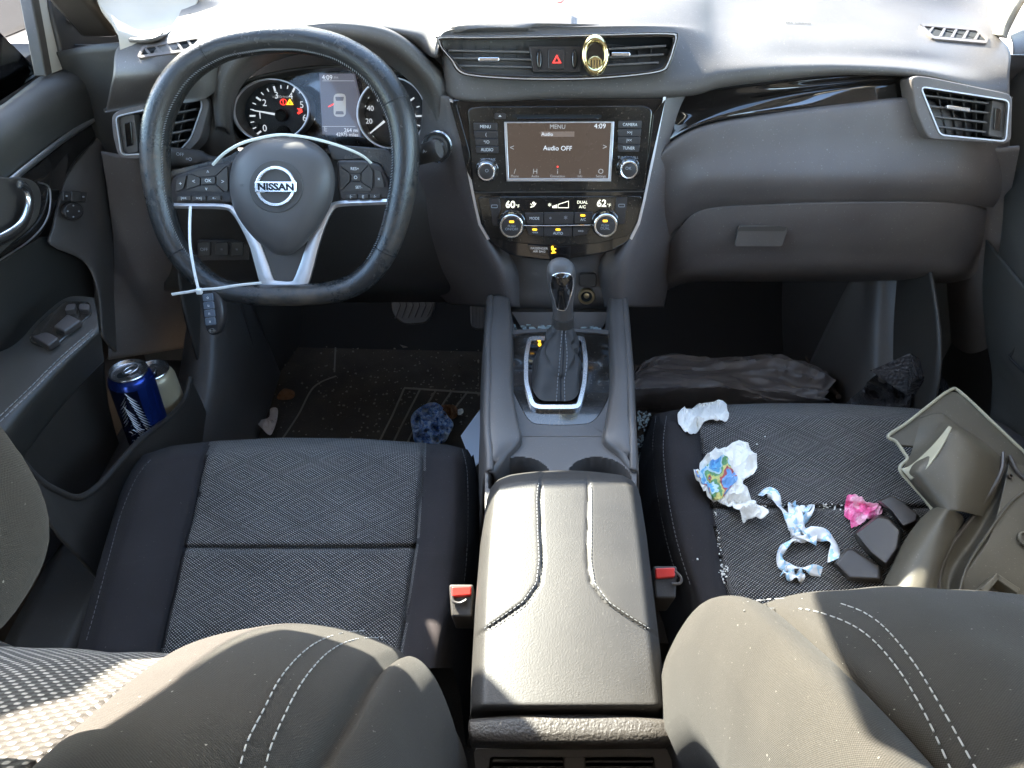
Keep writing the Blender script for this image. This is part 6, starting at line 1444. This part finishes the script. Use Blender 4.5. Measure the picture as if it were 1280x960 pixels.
for i, pts in enumerate(([(465, 417), (474, 410), (482, 402), (484, 408), (474, 416)], [(380, 391), (392, 392), (390, 394)], [(500, 431), (510, 434), (504, 435)], [(196, 372)] and [(354, 394), (360, 392), (358, 397)])):
    crumple('litter_scrap', pts, .07, .004, M['mattrim'], ('pale paper shred left of the brake pedal', 'thin pale fleck under the wheel bottom', 'thin pale fleck right of the mat centre', 'tiny fleck left on the driver mat')[i], 'scrap', 20 + i, n_=8)
# crumbs of dirt and broken glass: nobody could count them
def crumbs(name, n_, area, mt, smin, smax, lab, zf, seed):
    rnd = random.Random(seed); mb = MB()
    for i in range(n_):
        x, y = area(rnd); c_ = zf(x, y); s_ = rnd.uniform(smin, smax); q = [V((rnd.uniform(-1, 1), rnd.uniform(-1, 1), rnd.uniform(-.2, 1))) * s_ for _ in range(4)]
        vs = [c_ + V((-s_, -s_ * .6, 0)) + q[0] * .4, c_ + V((s_, -s_ * .7, 0)) + q[1] * .4, c_ + V((s_ * .8, s_, 0)) + q[2] * .4, c_ + V((-s_ * .7, s_ * .8, 0)) + q[3] * .4]
        top = [v + V((0, 0, s_ * rnd.uniform(.6, 1.2))) for v in vs]; mb.add(vs + top, [(3, 2, 1, 0), (4, 5, 6, 7), (0, 1, 5, 4), (1, 2, 6, 5), (2, 3, 7, 6), (3, 0, 4, 7)])
    o = mb.build(name, mt, None, smooth=False); o['kind'] = 'stuff'; o['label'] = lab; return o
g2_ = lambda x0, x1, y0, y1: (lambda r_: (r_.uniform(x0, x1), r_.uniform(y0, y1)))
def zt(x, y): return FZ.at(x, y, -.029)
crumbs('broken_glass_crumbs', 130, lambda r_: (r_.choice([r_.gauss(668, 12), r_.gauss(738, 7), r_.gauss(690, 16)]), min(419, max(400, r_.gauss(411, 5)))), M['shard'], .0012, .0042, 'crumbs of broken glass in the tray before the shifter', zt, 5)
crumbs('broken_glass_crumbs', 190, lambda r_: (r_.uniform(797, 812), r_.uniform(515, 612)), M['shard'], .0008, .0026, 'crumbs of broken glass between console and littered seat', lambda x, y: P(x, y, z=.25), 6)
crumbs('glass_crumbs_on_seat', 90, lambda r_: r_.choice([(r_.uniform(948, 1060), r_.gauss(633, 1.5)), (lin([(630, 893), (735, 904)], (yy := r_.uniform(640, 735))) + r_.gauss(0, 1), yy), (r_.gauss(905, 3), r_.gauss(715, 4)), (r_.uniform(870, 1040), r_.uniform(540, 700)) if r_.random() < .25 else (r_.gauss(1036, 5), r_.gauss(634, 2))]), M['tissue'], .0005, .0012, 'pale crumbs caught in the seams of the littered seat', lambda x, y: zm2.at(x, y, .001), 7)
crumbs('floor_dirt', 420, lambda r_: (r_.gauss(500, 70), r_.gauss(470, 45)) if r_.random() < .75 else (r_.uniform(280, 600), r_.uniform(400, 545)), M['mattrim'], .0007, .0022, 'specks of dirt and sand scattered on the driver mat', lambda x, y: P(min(598, x), max(395, y), z=.060), 8)
pass
# tunnel side between seat and console has dark carpet under the crumbs
mb = MB(); mb.box((.155, .72, .12), .06, .34, .24); cp = mb.build('carpet_pad', M['carpet'], BS)
# plastic bags in the passenger footwell
def bag(name, ctrl, mt, lab, amp, seed, n1=150, n2=64, freq=9):
    rows = [crv(r_, n1) for r_ in ctrl]; cols = [crv([rows[i][j] for i in range(len(rows))], n2) for j in range(n1 + 1)]
    g = [[cols[j][i] for j in range(n1 + 1)] for i in range(n2 + 1)]
    for r_ in g:
        for k, p in enumerate(r_):
            q = V((p.x * .45 + p.z * .5, p.y * 1.5, p.z * 1.8)) * freq + V((seed, 0, 0)); h = amp * (1 - abs(noise.noise(q)) * 2.2) + amp * .45 * (1 - abs(noise.noise(q * 2.7)) * 2) + amp * .10 * (1 - abs(noise.noise(q * 5.5)) * 2)
            r_[k] = p + V((.2 * h, -.35 * h, h))
    o = link(name, gridmesh(name, g), mt, None, ang=50, solid=.0008); tag(o, lab, 'plastic bag'); return o
cx_ = [786, 800, 830, 870, 910, 950, 990, 1020, 1034]
bag('plastic_bag', [[P(x, y, z=.10) + V((0, .03, -.04)) for x, y in zip(cx_, [470, 462, 455, 458, 456, 452, 458, 470, 480])], [P(x, y, z=.20) for x, y in zip(cx_, [480, 464, 456, 460, 458, 454, 462, 474, 486])],
     [P(x, y, z=.24) for x, y in zip(cx_, [495, 482, 474, 478, 474, 470, 478, 486, 494])], [P(x, y, z=.23) for x, y in zip(cx_, [505, 500, 500, 496, 492, 490, 494, 500, 503])], [P(x, y, z=.17) for x, y in zip(cx_, [520, 518, 520, 520, 520, 520, 520, 520, 515])]], M['bagg'], 'crumpled grey plastic bag on the floor in front of the littered seat', .026, 3, freq=8)
bb = thing('plastic_bag', 'shiny black plastic bag poking up behind the grey trim panel', 'plastic bag', P(1130, 490, z=.25))
crumple('bag_body', c2([(1062, 500), (1078, 486), (1086, 476), (1098, 468), (1112, 474), (1126, 486), (1150, 488), (1180, 492), (1200, 505), (1130, 514), (1060, 512)], 60), .26, .05, M['bagb'], None, None, 9, freq=30, par=bb, smooth=True)
bv = [P(1086, 464, z=.33), P(1138, 441, z=.37), P(1146, 470, z=.35), P(1133, 494, z=.30), P(1162, 456, z=.34), P(1184, 478, z=.31), P(1188, 492, z=.29), P(1150, 498, z=.29), P(1120, 480, z=.28), P(1150, 452, z=.26)]
mb = MB(); mb.add(bv, [(0, 1, 3, 8), (1, 2, 7, 3), (1, 4, 2), (4, 5, 2), (2, 5, 6, 7), (0, 9, 1), (9, 4, 1), (9, 5, 4), (8, 9, 0)]); mb.build('bag_peak', M['bagb'], bb, smooth=False, bev=.002)
mb = MB(); mb.tube([P(1000, 428, z=.10), P(1012, 455, z=.12), P(1030, 478, z=.16), P(1048, 496, z=.2)], [.002, .004, .006, .005], 8); mb.tube([P(1024, 440, z=.12), P(1028, 470, z=.15)], .002, 6); tg_ = mb.build('dry_twig', mat('dry_bark', (.07, .045, .03), .9), None); tag(tg_, 'dry brown twig between the grey bag and the black bag', 'twig')
# red patch painting a reflection far back on the dash
crumple('sticker_reflection', [(694, 4), (700, -2), (706, 0), (702, 4)], .853, .003, M['redlamp'] if False else mat('reflection_red', (.5, .12, .10), .7), 'red patch painted as a sticker reflection far back on the dashboard', 'scrap', 31, n_=6)
# ================================================================== GREY TRIM PANEL lying on the passenger seat
TP = thing('trim_panel', 'broken grey plastic interior trim piece with moulded scoop lying on the littered seat', 'trim panel', P(1180, 620, z=.42))
Fg = Frame(P(1180, 600, z=.415), (.10, -.28, .95))
# flange; the lip's pale colour paints its sunlit edge
fl_o = rounded([(1186, 489), (1198, 490), (1280, 566), (1330, 612), (1300, 640), (1252, 576), (1160, 560), (1124, 556), (1110, 546)], 5)
mb = MB(); Fg.plate(mb, fl_o, -.004, .0); mb.build('flange', M['trim'], TP, bev=.001)
mb = MB(); mb.tube([Fg.at(x, y, .0015) for x, y in c2([(1330, 610), (1280, 565), (1240, 527), (1200, 490), (1187, 488), (1160, 508), (1132, 530), (1110, 545), (1120, 552), (1130, 566), (1134, 574), (1126, 582), (1126, 590), (1140, 606), (1156, 624), (1166, 638)], 60, False)], .0022, 8); mb.build('flange_lip', M['trimlit'], TP)
# scoop: raised hump
def gp_(px, py, h): return Fg.at(px, py, h)
patch('moulded_scoop', [[gp_(1150, 522, 0), gp_(1176, 516, 0), gp_(1196, 530, 0), gp_(1230, 552, 0), gp_(1256, 572, -.003)],
                        [gp_(1140, 562, .0), gp_(1164, 552, .014), gp_(1192, 536, .034), gp_(1226, 560, .030), gp_(1256, 582, .002)],
                        [gp_(1130, 586, .004), gp_(1150, 580, .026), gp_(1186, 560, .038), gp_(1220, 584, .034), gp_(1250, 602, .004)],
                        [gp_(1136, 600, .004), gp_(1160, 604, .028), gp_(1186, 592, .039), gp_(1212, 610, .035), gp_(1240, 626, .004)],
                        [gp_(1162, 632, .0), gp_(1174, 637, .022), gp_(1190, 638, .036), gp_(1206, 640, .032), gp_(1228, 646, .004)]], M['trim'], TP, 50, 50, solid=.0025)
patch('scoop_edge', [[gp_(1186, 532, .034), gp_(1190, 534, .036)], [gp_(1166, 556, .030), gp_(1176, 560, .039)], [gp_(1140, 580, .016), gp_(1156, 588, .030)], [gp_(1126, 586, .006), gp_(1138, 600, .010)]], M['trimlit'], TP, 8, 30, solid=.002)  # lit ridge of the scoop, painted in the pale colour
# rounded post sweeping down from the scoop
patch('curved_post', [[gp_(1166, 634, .0), gp_(1172, 634, .022), gp_(1186, 637, .040), gp_(1200, 642, .024), gp_(1206, 650, .0)],
                      [gp_(1146, 654, .0), gp_(1158, 656, .020), gp_(1174, 660, .032), gp_(1190, 668, .022), gp_(1196, 676, .0)],
                      [gp_(1122, 690, -.004), gp_(1136, 692, .020), gp_(1154, 698, .032), gp_(1172, 706, .028), gp_(1180, 712, .0)],
                      [gp_(1104, 730, -.006), gp_(1120, 734, .020), gp_(1142, 740, .032), gp_(1162, 744, .028), gp_(1172, 748, .0)]], M['trim'], TP, 40, 40, solid=.0025)
# dark channel and ribs
patch('drain_channel', [[gp_(1250, 570, .004), gp_(1256, 570, .006), gp_(1262, 576, .004)], [gp_(1240, 606, .004), gp_(1250, 612, -.006), gp_(1266, 606, .006)], [gp_(1206, 656, .006), gp_(1222, 664, -.006), gp_(1240, 668, .008)],
                        [gp_(1176, 700, .006), gp_(1190, 712, -.006), gp_(1208, 716, .008)], [gp_(1172, 740, .006), gp_(1184, 746, -.006), gp_(1198, 750, .008)]], M['trim'], TP, 20, 50, solid=.002)
for pts, r_ in (([(1254, 566), (1252, 588), (1240, 612), (1212, 650), (1186, 686), (1174, 716), (1174, 745)], .0028), ([(1284, 612), (1262, 630), (1234, 668), (1210, 706), (1200, 738), (1202, 750)], .0015), ([(1262, 570), (1272, 590), (1290, 606)], .003)):
    mb = MB(); mb.tube([gp_(x, y, .010) for x, y in c2(pts, 40, False)], r_, 8); mb.build('moulded_rib', M['trim'] if r_ < .0028 else M['trimdk'], TP)
patch('side_face', [[gp_(1262, 574, .006), gp_(1300, 590, .01), gp_(1360, 620, .01)], [gp_(1240, 664, .008), gp_(1280, 670, .010), gp_(1360, 680, .010)], [gp_(1206, 720, .008), gp_(1260, 730, .006), gp_(1360, 740, .006)], [gp_(1200, 752, .0), gp_(1260, 770, .0), gp_(1360, 780, .0)]], M['trim'], TP, 30, 30, solid=.0025)
c_ = gp_(1282, 675, .011); mb = MB(); mb.lathe(c_, Fg.N, [(.0105, 0), (.0105, .003), (.008, .004), (.007, .0)], 28); mb.lathe(c_, Fg.N, [(.007, 0), (.007, .0012)], 24, mi=1); mb.build('screw_boss', [M['trim'], M['trimdk']], TP, ang=40)
mb = MB(); mb.lathe(gp_(1262, 596, .008), Fg.N, [(.0035, 0), (.0035, .003), (.002, .003), (.002, 0)], 16); mb.build('screw_hole', M['trimdk'], TP)
for pts in ([(1226, 736), (1246, 716), (1252, 720), (1234, 742)], [(1246, 716), (1276, 736), (1272, 742), (1244, 722)]):
    mb = MB(); Fg.plate(mb, pts, .0, .022); mb.build('bracket', M['trim'], TP, bev=.001)
# three black foam blocks
for k, (top, dz) in enumerate((([(1096, 626), (1112, 618), (1128, 626), (1150, 646), (1148, 656), (1130, 664), (1112, 640)], .012), ([(1065, 668), (1096, 643), (1112, 646), (1128, 664), (1124, 690), (1108, 714), (1086, 696)], .022), ([(1040, 706), (1056, 686), (1064, 684), (1104, 710), (1104, 730), (1060, 728)], .012))):
    mb = MB(); Fg2 = Frame(zm2.at(1090, 670, .0) + V((0, 0, .0)), (.0, -.15, .98)); tp_ = rounded(top, 3); cx = sum(p[0] for p in tp_) / len(tp_); cy = sum(p[1] for p in tp_) / len(tp_)
    T1 = [Fg2.at(cx + (x - cx) * .86, cy + (y - cy) * .82 - 2, dz + .016) for x, y in tp_]; B1 = [Fg2.at(x, y, .0) for x, y in tp_]
    ar_ = sum((T1[i] - T1[0]).cross(T1[(i + 1) % len(T1)] - T1[0]).z for i in range(len(T1)))
    if ar_ < 0: T1.reverse(); B1.reverse()
    mb.prism(B1, T1); mb.build('foam_block', M['trimdk'], TP, bev=.003, seg=3)
# ================================================================== LIGHT
SUN_AZ, SUN_EL = R(38), R(32)
S.world = bpy.data.worlds.new('World'); S.world.use_nodes = True; wn = S.world.node_tree
bg = wn.nodes['Background']; sky = wn.nodes.new('ShaderNodeTexSky'); sky.sky_type = 'NISHITA'; sky.sun_disc = False; sky.sun_elevation = SUN_EL; sky.sun_rotation = -SUN_AZ
wn.links.new(sky.outputs[0], bg.inputs[0]); bg.inputs[1].default_value = .15
ld = bpy.data.lights.new('sun', 'SUN'); ld.energy = 5.0; ld.angle = R(.5); ld.color = (1, .92, .80); sn = bpy.data.objects.new('sun', ld); COL.objects.link(sn)
sd = V((-math.sin(SUN_AZ) * math.cos(SUN_EL), math.cos(SUN_AZ) * math.cos(SUN_EL), math.sin(SUN_EL)))
sn.rotation_euler = sd.to_track_quat('Z', 'Y').to_euler(); sn.location = sd * 5
S.view_settings.view_transform = 'Standard'; S.view_settings.look = 'None'; S.view_settings.gamma = 1; S.view_settings.exposure = 3.7
S.render.engine = 'CYCLES'; S.cycles.max_bounces = 8; S.cycles.transparent_max_bounces = 12; S.cycles.sample_clamp_indirect = 6
S.render.resolution_x = 1024; S.render.resolution_y = 768
